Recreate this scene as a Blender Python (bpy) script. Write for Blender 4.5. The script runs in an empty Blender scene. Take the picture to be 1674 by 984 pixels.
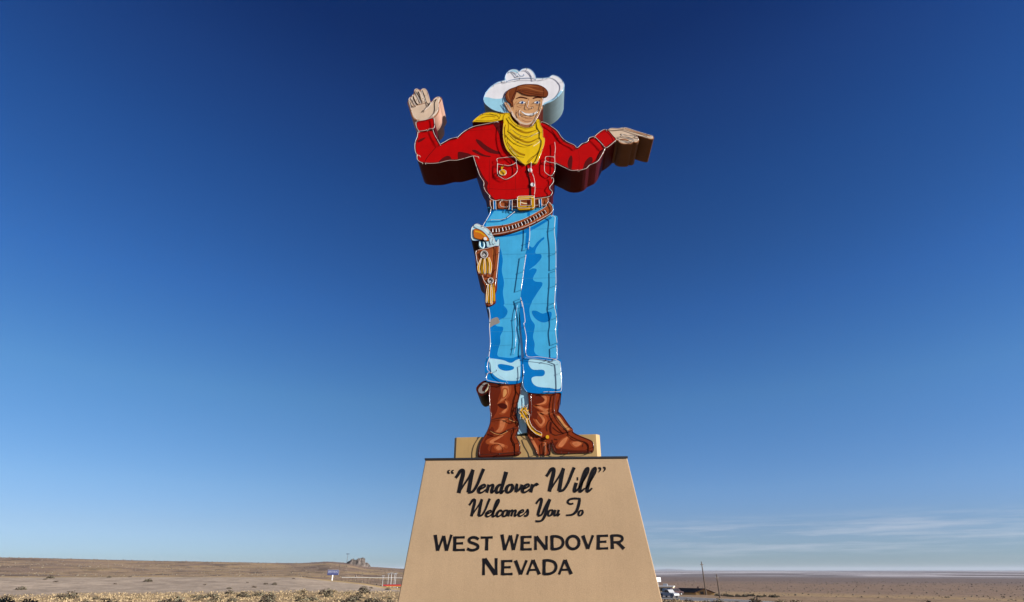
import bpy, bmesh, math, random
import numpy as np
from mathutils import Vector, Matrix
from mathutils.geometry import tessellate_polygon

R = math.radians
rng = random.Random(7)
scene = bpy.context.scene
COL = scene.collection

# ------------------------------------------------------------------ camera
PW, PH, F = 1674.0, 984.0, 900.0
HORIZON = 932.0
PITCH = math.atan((HORIZON - PH / 2) / F)
YAW = R(3.1)
CAM = Vector((0.0, -20.0, 1.7))
cam_data = bpy.data.cameras.new("camera")
cam = bpy.data.objects.new("camera", cam_data)
COL.objects.link(cam)
cam_data.sensor_width = 36.0
cam_data.lens = 36.0 * F / PW
cam_data.clip_start = 0.1
cam_data.clip_end = 80000
cam.location = CAM
CAM_ROT = Matrix.Rotation(YAW, 3, 'Z') @ Matrix.Rotation(math.pi / 2 + PITCH, 3, 'X')
cam.rotation_euler = CAM_ROT.to_euler()
scene.camera = cam

# ------------------------------------------------------------------ light
SUN_AZ, SUN_EL = R(69.0), R(19.0)       # from the sign's normal towards +x, above the horizon
sdir = Vector((math.sin(SUN_AZ) * math.cos(SUN_EL), -math.cos(SUN_AZ) * math.cos(SUN_EL), math.sin(SUN_EL)))
sun_data = bpy.data.lights.new("sun", 'SUN')
sun_data.energy = 5.0
sun_data.angle = R(0.53)
sun_data.color = (1.0, 0.95, 0.88)
sun = bpy.data.objects.new("sun", sun_data)
COL.objects.link(sun)
sun.rotation_euler = sdir.to_track_quat('Z', 'Y').to_euler()

world = bpy.data.worlds.new("World")
scene.world = world
world.use_nodes = True
wn, wl = world.node_tree.nodes, world.node_tree.links
wn.clear()
sky = wn.new('ShaderNodeTexSky')
sky.sky_type = 'NISHITA'
sky.sun_disc = False
sky.sun_elevation = SUN_EL
sky.sun_rotation = math.atan2(sdir.x, sdir.y)
sky.altitude = 1300
sky.air_density = 1.0
sky.dust_density = 0.25
sky.ozone_density = 3.0
SKY_STRENGTH = 0.07
bg = wn.new('ShaderNodeBackground')
bg.inputs['Strength'].default_value = SKY_STRENGTH
wo = wn.new('ShaderNodeOutputWorld')
hs = wn.new('ShaderNodeHueSaturation')
hs.inputs['Saturation'].default_value = 1.25
# thin cirrus low over the plain, laid out by direction
tc = wn.new('ShaderNodeTexCoord')
sep = wn.new('ShaderNodeSeparateXYZ')
wl.new(tc.outputs['Generated'], sep.inputs[0])
mp = wn.new('ShaderNodeMapping')
mp.inputs['Scale'].default_value = (3.0, 3.0, 60.0)
wl.new(tc.outputs['Generated'], mp.inputs['Vector'])
cn = wn.new('ShaderNodeTexNoise')
cn.inputs['Scale'].default_value = 1.6
cn.inputs['Detail'].default_value = 9
cn.inputs['Roughness'].default_value = 0.64
wl.new(mp.outputs[0], cn.inputs['Vector'])
cr = wn.new('ShaderNodeValToRGB')
cr.color_ramp.elements[0].position = 0.46
cr.color_ramp.elements[1].position = 0.72
wl.new(cn.outputs[0], cr.inputs[0])


def wmath(op, a, b=None, clamp=False):
    n = wn.new('ShaderNodeMath')
    n.operation = op
    n.use_clamp = clamp
    for i, v in enumerate((a, b)):
        if v is None:
            continue
        if isinstance(v, (int, float)):
            n.inputs[i].default_value = v
        else:
            wl.new(v, n.inputs[i])
    return n.outputs[0]


def wrange(v, a, b):
    n = wn.new('ShaderNodeMapRange')
    n.interpolation_type = 'SMOOTHSTEP'
    wl.new(v, n.inputs[0])
    n.inputs[1].default_value, n.inputs[2].default_value = a, b
    return n.outputs[0]


band = wmath('MULTIPLY', wrange(sep.outputs[2], 0.012, 0.03), wrange(sep.outputs[2], 0.085, 0.055))
side = wrange(sep.outputs[0], 0.05, 0.25)
fac = wmath('MULTIPLY', wmath('MULTIPLY', band, side), wmath('MULTIPLY', cr.outputs[0], 0.6))
mixc = wn.new('ShaderNodeMixRGB')
wl.new(fac, mixc.inputs[0])
gam = wn.new('ShaderNodeGamma')
gam.inputs['Gamma'].default_value = 1.0
wl.new(sky.outputs[0], gam.inputs[0])
wl.new(gam.outputs[0], hs.inputs['Color'])
# polarised, very clear air: the dome darkens towards the top
ramp = wn.new('ShaderNodeValToRGB')
RAMP = [(0.004, (0.30, 0.41, 0.66)), (0.0242, (0.395, 0.478, 0.735)), (0.0632, (0.531, 0.525, 0.68)), (0.1183, (0.69, 0.627, 0.706)), (0.2619, (0.884, 0.762, 0.769)), (0.4067, (0.699, 0.669, 0.835)), (0.5833, (0.519, 0.53, 0.754)), (0.6931, (0.436, 0.41, 0.654)), (0.7722, (0.282, 0.287, 0.522))]
for i_, (p_, c_) in enumerate(RAMP):
    e_ = ramp.color_ramp.elements[0] if i_ == 0 else ramp.color_ramp.elements.new(p_)
    e_.position, e_.color = p_, (*c_, 1)
if len(ramp.color_ramp.elements) > len(RAMP):
    ramp.color_ramp.elements.remove(ramp.color_ramp.elements[-1])
wl.new(sep.outputs[2], ramp.inputs[0])
tone = wn.new('ShaderNodeMixRGB')
tone.blend_type = 'MULTIPLY'
tone.inputs[0].default_value = 1.0
wl.new(hs.outputs[0], tone.inputs[1])
wl.new(ramp.outputs[0], tone.inputs[2])
tint = wn.new('ShaderNodeMixRGB')
tint.blend_type = 'MULTIPLY'
tint.inputs[2].default_value = (1.06, 1.10, 1.19, 1)
wl.new(wmath('MULTIPLY', wrange(sep.outputs[0], -0.05, 0.3), wmath('MULTIPLY', wrange(sep.outputs[2], 0.55, 0.2), wrange(sep.outputs[2], 0.01, 0.12))), tint.inputs[0])
wl.new(tone.outputs[0], tint.inputs[1])
wl.new(tint.outputs[0], mixc.inputs[1])
mixc.inputs[2].default_value = (3.9, 4.3, 5.0, 1)
wl.new(mixc.outputs[0], bg.inputs[0])
wl.new(bg.outputs[0], wo.inputs[0])

vs = scene.view_settings
vs.view_transform = 'Standard'
vs.look = 'None'
vs.gamma = 1.0
vs.use_curve_mapping = False
vs.exposure = 1.05


# ------------------------------------------------------------------ helpers
def lin1(c):
    c /= 255.0
    return c / 12.92 if c <= 0.04045 else ((c + 0.055) / 1.055) ** 2.4


E0 = 1.28


def alb(r, g, b, k=1.0):
    """base colour of a surface whose fully lit tone is (r,g,b) sRGB"""
    return tuple(max(0.0012, min(0.85, lin1(c) / E0 * k)) for c in (r, g, b))


MATS = {}


def mat(name, rgb, rough=0.5, var=0.10, scale=3.0, bump=0.0, bscale=60.0, spec=0.5, streak=0.0, metal=0.0, fine=0.0):
    if name in MATS:
        return MATS[name]
    m = bpy.data.materials.new(name)
    m.use_nodes = True
    nt = m.node_tree
    n, l = nt.nodes, nt.links
    p = n['Principled BSDF']
    p.inputs['Roughness'].default_value = rough
    p.inputs['Specular IOR Level'].default_value = spec
    p.inputs['Metallic'].default_value = metal
    g = n.new('ShaderNodeNewGeometry')
    no = n.new('ShaderNodeTexNoise')
    no.inputs['Scale'].default_value = scale
    no.inputs['Detail'].default_value = 5
    l.new(g.outputs['Position'], no.inputs['Vector'])
    mr = n.new('ShaderNodeMapRange')
    mr.inputs[1].default_value, mr.inputs[2].default_value = 0.3, 0.7
    mr.inputs[3].default_value, mr.inputs[4].default_value = 1 - var, 1 + var
    l.new(no.outputs[0], mr.inputs[0])
    val = mr.outputs[0]

    def mul(a, b):
        q = n.new('ShaderNodeMath')
        q.operation = 'MULTIPLY'
        l.new(a, q.inputs[0])
        l.new(b, q.inputs[1])
        return q.outputs[0]
    if streak:
        mpn = n.new('ShaderNodeMapping')
        mpn.inputs['Scale'].default_value = (5.0, 5.0, 0.25)
        l.new(g.outputs['Position'], mpn.inputs['Vector'])
        n2 = n.new('ShaderNodeTexNoise')
        n2.inputs['Scale'].default_value = 1.3
        n2.inputs['Detail'].default_value = 6
        l.new(mpn.outputs[0], n2.inputs['Vector'])
        m2 = n.new('ShaderNodeMapRange')
        m2.inputs[1].default_value, m2.inputs[2].default_value = 0.3, 0.7
        m2.inputs[3].default_value, m2.inputs[4].default_value = 1 - streak, 1 + streak * 0.6
        l.new(n2.outputs[0], m2.inputs[0])
        val = mul(val, m2.outputs[0])
    if fine:
        n3 = n.new('ShaderNodeTexNoise')
        n3.inputs['Scale'].default_value = 34
        n3.inputs['Detail'].default_value = 3
        l.new(g.outputs['Position'], n3.inputs['Vector'])
        m3 = n.new('ShaderNodeMapRange')
        m3.inputs[1].default_value, m3.inputs[2].default_value = 0.3, 0.7
        m3.inputs[3].default_value, m3.inputs[4].default_value = 1 - fine, 1 + fine
        l.new(n3.outputs[0], m3.inputs[0])
        val = mul(val, m3.outputs[0])
    vm = n.new('ShaderNodeVectorMath')
    vm.operation = 'SCALE'
    vm.inputs[0].default_value = rgb
    l.new(val, vm.inputs['Scale'])
    l.new(vm.outputs[0], p.inputs['Base Color'])
    if bump:
        nb = n.new('ShaderNodeTexNoise')
        nb.inputs['Scale'].default_value = bscale
        nb.inputs['Detail'].default_value = 3
        l.new(g.outputs['Position'], nb.inputs['Vector'])
        bn = n.new('ShaderNodeBump')
        bn.inputs['Strength'].default_value = bump
        bn.inputs['Distance'].default_value = 0.05
        l.new(nb.outputs[0], bn.inputs['Height'])
        l.new(bn.outputs[0], p.inputs['Normal'])
    MATS[name] = m
    return m


def paint(name, r, g, b, **k):
    d = dict(rough=0.55, var=0.07, scale=1.7, streak=0.05, bump=0.06, bscale=1.6, spec=0.05)
    d.update(k)
    return mat(name, alb(r, g, b), **d)


def px(x, y, Y=0.0):
    """the point of the vertical plane at depth Y that the photograph shows at pixel (x, y)"""
    d = CAM_ROT @ Vector((x - PW / 2, PH / 2 - y, -F))
    t = (Y - CAM.y) / d.y
    return CAM + d * t


def zoom(x0, y0, s):
    def f(pts):
        return [((p[0] / s) + x0, (p[1] / s) + y0) + tuple(p[2:]) for p in pts]
    return f


zA, zB, zC, zD = zoom(660, 140, 10.94), zoom(670, 190, 7.57), zoom(770, 230, 8.2), zoom(980, 195, 11.58)
zE, zF, zG, zH = zoom(785, 320, 12.3), zoom(760, 355, 6.557), zoom(770, 615, 6.789), zoom(840, 630, 7.869)
zI, zJ, zK = zoom(785, 105, 9.372), zoom(820, 140, 13.125), zoom(765, 175, 9.37)
zL, zM, zR = zoom(785, 330, 5.786), zoom(785, 490, 5.786), zoom(870, 180, 5.786)
zT, zU = zoom(720, 750, 5.979), zoom(690, 860, 4.783)


def smooth(pts, closed, n=5):
    """Catmull-Rom through the points; a point with a third entry is a sharp corner"""
    N = len(pts)
    out = []
    rngN = N if closed else N - 1
    for i in range(rngN):
        p1, p2 = pts[i], pts[(i + 1) % N]
        p0 = pts[i - 1] if (closed or i > 0) else p1
        p3 = pts[(i + 2) % N] if (closed or i + 2 < N) else p2
        if len(p1) > 2:
            p0 = p1
        if len(p2) > 2:
            p3 = p2
        for k in range(n):
            t = k / n
            v = []
            for c in (0, 1):
                a, b, cc, d = p0[c], p1[c], p2[c], p3[c]
                v.append(0.5 * (2 * b + (cc - a) * t + (2 * a - 5 * b + 4 * cc - d) * t * t + (3 * b - a - 3 * cc + d) * t ** 3))
            out.append((v[0], v[1]))
    if not closed:
        out.append((pts[-1][0], pts[-1][1]))
    return out


class MB:
    """collects geometry for one mesh object"""

    def __init__(s):
        s.v, s.f, s.m, s.mats = [], [], [], []
        s.base = None          # depth of the sheet that painted layers lie on

    def mi(s, m):
        if m not in s.mats:
            s.mats.append(m)
        return s.mats.index(m)

    def add(s, verts, faces, m):
        o = len(s.v)
        s.v += [tuple(v) for v in verts]
        i = s.mi(m)
        for f in faces:
            s.f.append(tuple(o + k for k in f))
            s.m.append(i)

    def prism(s, pts2, Yf, Yb, mf, ms=None, proj=None, back=True):
        """pixel polygon (or XZ polygon with proj) extruded from depth Yf back to Yb"""
        ms = ms or mf
        if s.base is None:
            s.base = Yf
        if proj is None:
            P = [px(p[0], p[1], Yf) for p in pts2]
        else:
            P = [proj(p) for p in pts2]
        n = len(P)
        front = [Vector((p.x, Yf, p.z)) for p in P]
        bk = [Vector((p.x, Yb, p.z)) for p in P]
        tris = tessellate_polygon([[Vector((p.x, p.z, 0)) for p in front]])
        area = sum(front[i].x * front[(i + 1) % n].z - front[(i + 1) % n].x * front[i].z for i in range(n))
        fr, br = [], []
        for t in tris:
            a, b, c = [front[i] for i in t]
            cr_ = (b.x - a.x) * (c.z - a.z) - (c.x - a.x) * (b.z - a.z)
            t = tuple(t) if cr_ > 0 else tuple(reversed(t))
            fr.append(t)                      # seen from -y counter-clockwise -> normal -y
            br.append(tuple(n + i for i in reversed(t)))
        sd = []
        for i in range(n):
            j = (i + 1) % n
            q = (i, n + i, n + j, j) if area > 0 else (j, n + j, n + i, i)
            sd.append(q)
        o = len(s.v)
        s.v += [tuple(v) for v in front + bk]
        a, b = s.mi(mf), s.mi(ms)
        for f in fr:
            s.f.append(tuple(o + k for k in f)); s.m.append(a)
        if back:
            for f in br:
                s.f.append(tuple(o + k for k in f)); s.m.append(b)
        for f in sd:
            s.f.append(tuple(o + k for k in f)); s.m.append(b)

    def stroke(s, pts2, widths, Yf, Yb, m):
        """a painted or raised stroke of varying pixel width along a pixel polyline"""
        n = len(pts2)
        if isinstance(widths, (int, float)):
            widths = [widths] * n
        elif len(widths) != n:
            xs = np.linspace(0, 1, len(widths))
            widths = list(np.interp(np.linspace(0, 1, n), xs, widths))
        L, Rr = [], []
        for i in range(n):
            a, b = pts2[max(i - 1, 0)], pts2[min(i + 1, n - 1)]
            dx, dy = b[0] - a[0], b[1] - a[1]
            d = math.hypot(dx, dy) or 1
            nx, ny = -dy / d, dx / d
            w = widths[i] / 2
            L.append(px(pts2[i][0] + nx * w, pts2[i][1] + ny * w, Yf))
            Rr.append(px(pts2[i][0] - nx * w, pts2[i][1] - ny * w, Yf))
        V = []
        for p in L + Rr:
            V.append((p.x, Yf, p.z))
        for p in L + Rr:
            V.append((p.x, Yb, p.z))
        Fc = []
        for i in range(n - 1):
            Fc.append((i, i + 1, n + i + 1, n + i))
            Fc.append((2 * n + i + 1, 2 * n + i, i, i + 1)[::-1])
            Fc.append((n + i, n + i + 1, 3 * n + i + 1, 3 * n + i))
        Fc.append((0, n, 3 * n, 2 * n))
        Fc.append((n - 1, 3 * n - 1, 4 * n - 1, 2 * n - 1))
        s.add(V, Fc, m)

    def tube(s, pts, r, m, sides=6, closed=False):
        n = len(pts)
        V, Fc = [], []
        ref = Vector((0.31, -0.9, 0.22)).normalized()
        rad = r if isinstance(r, (list, tuple)) else [r] * n
        for i in range(n):
            a = pts[i - 1] if (i > 0 or closed) else pts[i]
            b = pts[(i + 1) % n] if (i < n - 1 or closed) else pts[i]
            t = (b - a)
            t = t.normalized() if t.length > 1e-9 else Vector((0, 0, 1))
            u = t.cross(ref)
            if u.length < 1e-3:
                u = t.cross(Vector((1, 0, 0)))
            u.normalize()
            w = t.cross(u)
            for k in range(sides):
                an = 2 * math.pi * k / sides
                V.append(pts[i] + (u * math.cos(an) + w * math.sin(an)) * rad[i])
        for i in range(n if closed else n - 1):
            j = (i + 1) % n
            for k in range(sides):
                q = (k + 1) % sides
                Fc.append((i * sides + k, j * sides + k, j * sides + q, i * sides + q)[::-1])
        if not closed:
            Fc.append(tuple(range(sides)))
            Fc.append(tuple(reversed(range((n - 1) * sides, n * sides))))
        s.add(V, Fc, m)

    def box(s, lo, hi, m, rot=0.0, org=(0, 0, 0)):
        x0, y0, z0 = lo
        x1, y1, z1 = hi
        V = [(x0, y0, z0), (x1, y0, z0), (x1, y1, z0), (x0, y1, z0), (x0, y0, z1), (x1, y0, z1), (x1, y1, z1), (x0, y1, z1)]
        c, q = math.cos(rot), math.sin(rot)
        V = [(org[0] + v[0] * c - v[1] * q, org[1] + v[0] * q + v[1] * c, org[2] + v[2]) for v in V]
        s.add(V, [(0, 3, 2, 1), (4, 5, 6, 7), (0, 1, 5, 4), (1, 2, 6, 5), (2, 3, 7, 6), (3, 0, 4, 7)], m)

    def build(s, name, parent=None, smooth_=False, bevel=0.0, loc=None):
        me = bpy.data.meshes.new(name)
        me.from_pydata(s.v, [], s.f)
        for m in s.mats:
            me.materials.append(m)
        me.polygons.foreach_set('material_index', s.m)
        if smooth_:
            me.polygons.foreach_set('use_smooth', [True] * len(me.polygons))
        me.update()
        o = bpy.data.objects.new(name, me)
        COL.objects.link(o)
        if loc is not None:
            o.location = loc
        if parent is not None:
            o.parent = parent
            o.matrix_parent_inverse = Matrix.Identity(4)
        if bevel:
            b = o.modifiers.new('bevel', 'BEVEL')
            b.width = bevel
            b.segments = 2
            b.limit_method = 'ANGLE'
        return o


def tag(o, label=None, cat=None, group=None, kind=None):
    for k, v in (('label', label), ('category', cat), ('group', group), ('kind', kind)):
        if v:
            o[k] = v
    return o


def empty(name, loc, rz=0.0):
    o = bpy.data.objects.new(name, None)
    COL.objects.link(o)
    o.location = loc
    o.rotation_euler = (0, 0, rz)
    o.empty_display_size = 0.3
    return o


def copy_tree(o, parent=None):
    c = o.copy()
    COL.objects.link(c)
    if parent is not None:
        c.parent = parent
    for ch in list(o.children):
        copy_tree(ch, c)
    return c


def phi_of(x):
    """compass angle (to the right of +y) seen at photo column x"""
    return math.atan((x - PW / 2) / (F / math.cos(PITCH))) - YAW


def place(x, r):
    a = phi_of(x)
    return CAM.x + math.sin(a) * r, CAM.y + math.cos(a) * r


def zat(y, r):
    """height of something seen at photo row y at distance r (near the horizon)"""
    return CAM.z - (y - HORIZON) / (F / math.cos(PITCH) ** 2) * r


# ------------------------------------------------------------------ terrain
def vnoise(x, y, seed=0):
    xi, yi = np.floor(x).astype(np.int64), np.floor(y).astype(np.int64)
    fx, fy = x - xi, y - yi
    fx, fy = fx * fx * (3 - 2 * fx), fy * fy * (3 - 2 * fy)

    def h(a, b):
        n = (a * 374761393 + b * 668265263 + seed * 144665) & 0xFFFFFFFF
        n = ((n ^ (n >> 13)) * 1274126177) & 0xFFFFFFFF
        return ((n ^ (n >> 16)) & 0xFFFF) / 65535.0
    return (h(xi, yi) * (1 - fx) + h(xi + 1, yi) * fx) * (1 - fy) + (h(xi, yi + 1) * (1 - fx) + h(xi + 1, yi + 1) * fx) * fy


def fbm(x, y, o=4, seed=0):
    t, a, s = 0, 0.5, 1.0
    for k in range(o):
        t = t + a * (vnoise(x * s, y * s, seed + k) - 0.5)
        a *= 0.5
        s *= 2.03
    return t


def sstep(a, b, x):
    t = np.clip((x - a) / (b - a), 0, 1)
    return t * t * (3 - 2 * t)


RIDGE_X = np.array([-700, 0, 200, 380, 488, 512, 534, 565, 600, 625, 655, 720, 800])
RIDGE_Y = np.array([916, 917, 919, 921, 921.5, 920.5, 919.3, 921, 926.5, 928, 930, 931, 932])
CREST_X = np.array([-700, 488, 545, 592, 629, 655, 760])
CREST_Y = np.array([939, 942, 948.5, 953, 959, 962, 964])
RIDGE_A = np.array([phi_of(x) for x in RIDGE_X])
CREST_A = np.array([phi_of(x) for x in CREST_X])
PXR = F / math.cos(PITCH) ** 2


def height(x, y):
    x, y = np.asarray(x, float), np.asarray(y, float)
    dx, dy = x - CAM.x, y - CAM.y
    r = np.hypot(dx, dy)
    a = np.arctan2(dx, dy)
    left = sstep(R(1.5), R(-8), a)
    zc = CAM.z - (np.interp(a, CREST_A, CREST_Y) - HORIZON) / PXR * 100
    zr = CAM.z - (np.interp(a, RIDGE_A, RIDGE_Y) - HORIZON) / PXR * 950
    hl = np.zeros_like(r)
    lo = zc - 4.5
    k1, k2, k3, k4 = sstep(50, 98, r), sstep(100, 200, r), sstep(260, 950, r), sstep(1000, 3000, r)
    hl = k1 * zc + k2 * (lo - zc) + k3 * (zr - lo) + k4 * (-12 - zr)
    hl = hl + fbm(x / 140, y / 140, 4, 3) * 5.0 * sstep(200, 420, r) * (1 - k4) * (1 - 0.7 * sstep(700, 940, r))
    hr = np.interp(r, [0, 38, 47, 75, 106, 185, 235, 300, 450, 1200, 40000], [0, -0.12, -0.34, -2.3, -4.4, -4.6, -6.9, -8.6, -10.6, -12, -12])
    hr = hr + fbm(x / 60, y / 60, 3, 9) * 0.7 * sstep(240, 500, r) * (1 - sstep(900, 1500, r))
    h = hl * left + hr * (1 - left)
    h = h + fbm(x / 2.2, y / 2.2, 3, 5) * 0.10 * (1 - sstep(60, 90, r)) + fbm(x / 9, y / 9, 3, 15) * 0.18 * sstep(5, 30, r) * (1 - sstep(70, 100, r))
    # far mountains low over the plain
    mt = np.interp(a, [phi_of(1030), phi_of(1075), phi_of(1095), phi_of(1125), phi_of(1150)], [0, 60, 95, 15, 0])
    h = h + mt * sstep(22000, 25000, r) * (1 - 0.9 * sstep(26000, 30000, r)) * (0.8 + fbm(a * 60, r * 0, 3, 2))
    return h


def hgt(x, y):
    return float(height(np.array([x]), np.array([y]))[0])


def build_ground():
    angs = np.concatenate([np.arange(-62, 62, 0.22), np.arange(62, 298, 4.0)])
    angs = np.radians(angs)
    rs = [0.6]
    while rs[-1] < 40000:
        q = rs[-1]
        rs.append(q * (1.022 if 25 < q < 1100 else 1.06) + 0.05)
    rs = np.array(rs)
    A, RR = np.meshgrid(angs, rs)
    X = CAM.x + np.sin(A) * RR
    Yy = CAM.y + np.cos(A) * RR
    Z = height(X, Yy)
    na, nr = len(angs), len(rs)
    V = np.stack([X.ravel(), Yy.ravel(), Z.ravel()], 1)
    i, j = np.meshgrid(np.arange(nr - 1), np.arange(na), indexing='ij')
    j2 = (j + 1) % na
    Q = np.stack([i * na + j, (i + 1) * na + j, (i + 1) * na + j2, i * na + j2], -1).reshape(-1, 4)[:, ::-1]
    c = len(V)
    V = np.vstack([V, [[CAM.x, CAM.y, hgt(CAM.x, CAM.y)]]])
    me = bpy.data.meshes.new('ground')
    faces = [tuple(q) for q in Q.tolist()] + [(k, c, (k + 1) % na)[::-1] for k in range(na)]
    me.from_pydata(V.tolist(), [], faces)
    # soil kinds
    x, y = V[:, 0], V[:, 1]
    dx, dy = x - CAM.x, y - CAM.y
    r = np.hypot(dx, dy)
    a = np.arctan2(dx, dy)
    left = sstep(R(-2), R(-5), a)[:, None]

    def c3(*q):
        return np.array(alb(*q))[None, :]

    def mixv(A_, B_, w):
        return A_ * (1 - w[:, None]) + B_ * w[:, None]
    n1 = fbm(x / 18, y / 18, 4, 21)
    n2 = fbm(x / 60, y / 60, 4, 31)
    n3 = fbm(a * 14, np.log(r + 1) * 30, 4, 41)
    L = np.repeat(c3(176, 148, 108), len(V), 0)
    L = mixv(L, np.repeat(c3(180, 160, 138), len(V), 0), sstep(52, 60, r + n1 * 14))          # gravel mound
    L = mixv(L, np.repeat(c3(186, 156, 108), len(V), 0), sstep(92, 100, r + n1 * 10))         # yellow grass on its crest
    hill = mixv(np.repeat(c3(168, 141, 110), len(V), 0), np.repeat(c3(142, 118, 98), len(V), 0), sstep(-0.12, 0.12, n2))
    hill = mixv(hill, np.repeat(c3(178, 150, 106), len(V), 0), 0.8 * sstep(0.04, 0.2, n3))
    n4 = fbm(a * 40, np.log(r + 1) * 45, 4, 61)
    hill = mixv(hill, np.repeat(c3(92, 78, 66), len(V), 0), 0.7 * sstep(0.05, 0.2, n4))
    L = mixv(L, hill, sstep(120, 200, r))
    L = mixv(L, np.repeat(c3(120, 98, 92), len(V), 0), sstep(720, 930, r + n2 * 120))
    Rt = np.repeat(c3(184, 150, 104), len(V), 0)
    Rt = mixv(Rt, np.repeat(c3(158, 130, 100), len(V), 0), sstep(60, 110, r))
    Rt = mixv(Rt, np.repeat(c3(176, 146, 104), len(V), 0), sstep(185, 215, r))
    Rt = mixv(Rt, np.repeat(c3(146, 120, 98), len(V), 0), sstep(290, 420, r + n2 * 90))
    Rt = mixv(Rt, np.repeat(c3(126, 108, 98), len(V), 0), sstep(600, 1000, r + n2 * 300))
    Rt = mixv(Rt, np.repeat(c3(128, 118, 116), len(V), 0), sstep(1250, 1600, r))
    str_ = fbm(a * 6, np.log(r + 1) * 16, 4, 51)
    salt = sstep(1400, 2000, r) * sstep(0.02, 0.14, str_)
    Rt = mixv(Rt, np.repeat(c3(214, 206, 204), len(V), 0), salt)
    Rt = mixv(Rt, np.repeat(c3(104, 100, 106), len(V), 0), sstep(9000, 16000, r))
    Cc = L * left + Rt * (1 - left)
    at = me.color_attributes.new('soil', 'FLOAT_COLOR', 'POINT')
    at.data.foreach_set('color', np.hstack([Cc, np.ones((len(V), 1))]).astype(np.float32).ravel())
    me.polygons.foreach_set('use_smooth', [True] * len(me.polygons))
    m = bpy.data.materials.new('desert_soil')
    m.use_nodes = True
    n, l = m.node_tree.nodes, m.node_tree.links
    p = n['Principled BSDF']
    p.inputs['Roughness'].default_value = 0.95
    p.inputs['Specular IOR Level'].default_value = 0.1
    va = n.new('ShaderNodeVertexColor')
    va.layer_name = 'soil'
    g = n.new('ShaderNodeNewGeometry')
    val = None
    for sc_, lo_, hi_ in ((0.09, 0.86, 1.12), (0.7, 0.72, 1.22), (6.0, 0.72, 1.2)):
        no = n.new('ShaderNodeTexNoise')
        no.inputs['Scale'].default_value = sc_
        no.inputs['Detail'].default_value = 5
        l.new(g.outputs['Position'], no.inputs['Vector'])
        mr = n.new('ShaderNodeMapRange')
        mr.inputs[1].default_value, mr.inputs[2].default_value = 0.32, 0.68
        mr.inputs[3].default_value, mr.inputs[4].default_value = lo_, hi_
        l.new(no.outputs[0], mr.inputs[0])
        if val is None:
            val = mr.outputs[0]
        else:
            q = n.new('ShaderNodeMath')
            q.operation = 'MULTIPLY'
            l.new(val, q.inputs[0])
            l.new(mr.outputs[0], q.inputs[1])
            val = q.outputs[0]
    vm = n.new('ShaderNodeVectorMath')
    vm.operation = 'SCALE'
    l.new(va.outputs[0], vm.inputs[0])
    l.new(val, vm.inputs['Scale'])
    l.new(vm.outputs[0], p.inputs['Base Color'])
    nb = n.new('ShaderNodeTexNoise')
    nb.inputs['Scale'].default_value = 2.5
    nb.inputs['Detail'].default_value = 6
    l.new(g.outputs['Position'], nb.inputs['Vector'])
    bn = n.new('ShaderNodeBump')
    bn.inputs['Strength'].default_value = 0.35
    bn.inputs['Distance'].default_value = 0.12
    l.new(nb.outputs[0], bn.inputs['Height'])
    l.new(bn.outputs[0], p.inputs['Normal'])
    me.materials.append(m)
    me.update()
    o = bpy.data.objects.new('ground', me)
    COL.objects.link(o)
    tag(o, kind='structure')


build_ground()

# road below the crest on the right, with its white edge line
M_asphalt = mat('asphalt', (0.16, 0.15, 0.145), rough=0.9, var=0.12, scale=0.4, spec=0.2)
M_white = mat('white_paint', (0.78, 0.78, 0.76), rough=0.5, var=0.05)
road_pts = [(-70, 210), (0, 192), (1000, 174), (1060, 166), (1120, 157), (1185, 148), (1300, 134), (1420, 122), (1600, 112)]


def road_line():
    P = []
    for x, r in road_pts[2:]:
        P.append(place(x, r))
    return smooth(P, False, 14)


RL = road_line()


def strip(name, off0, off1, dz, m):
    mb = MB()
    V, Fc = [], []
    n = len(RL)
    for i in range(n):
        a, b = RL[max(i - 1, 0)], RL[min(i + 1, n - 1)]
        dx, dy = b[0] - a[0], b[1] - a[1]
        d = math.hypot(dx, dy)
        nx, ny = dy / d, -dx / d          # towards the camera side
        for k in range(5):
            o = off0 + (off1 - off0) * k / 4
            x, y = RL[i][0] + nx * o, RL[i][1] + ny * o
            V.append((x, y, hgt(x, y) + dz))
    for i in range(n - 1):
        for k in range(4):
            q = i * 5 + k
            Fc.append((q, q + 1, q + 6, q + 5))
    mb.add(V, Fc, m)
    return mb.build(name)


tag(strip('road', -6.5, 6.5, 0.06, M_asphalt), kind='structure')
tag(strip('road_edge_line', 5.7, 6.0, 0.075, M_white), kind='structure')
tag(strip('road_edge_line', -5.9, -5.6, 0.075, M_white), kind='structure')


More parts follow.
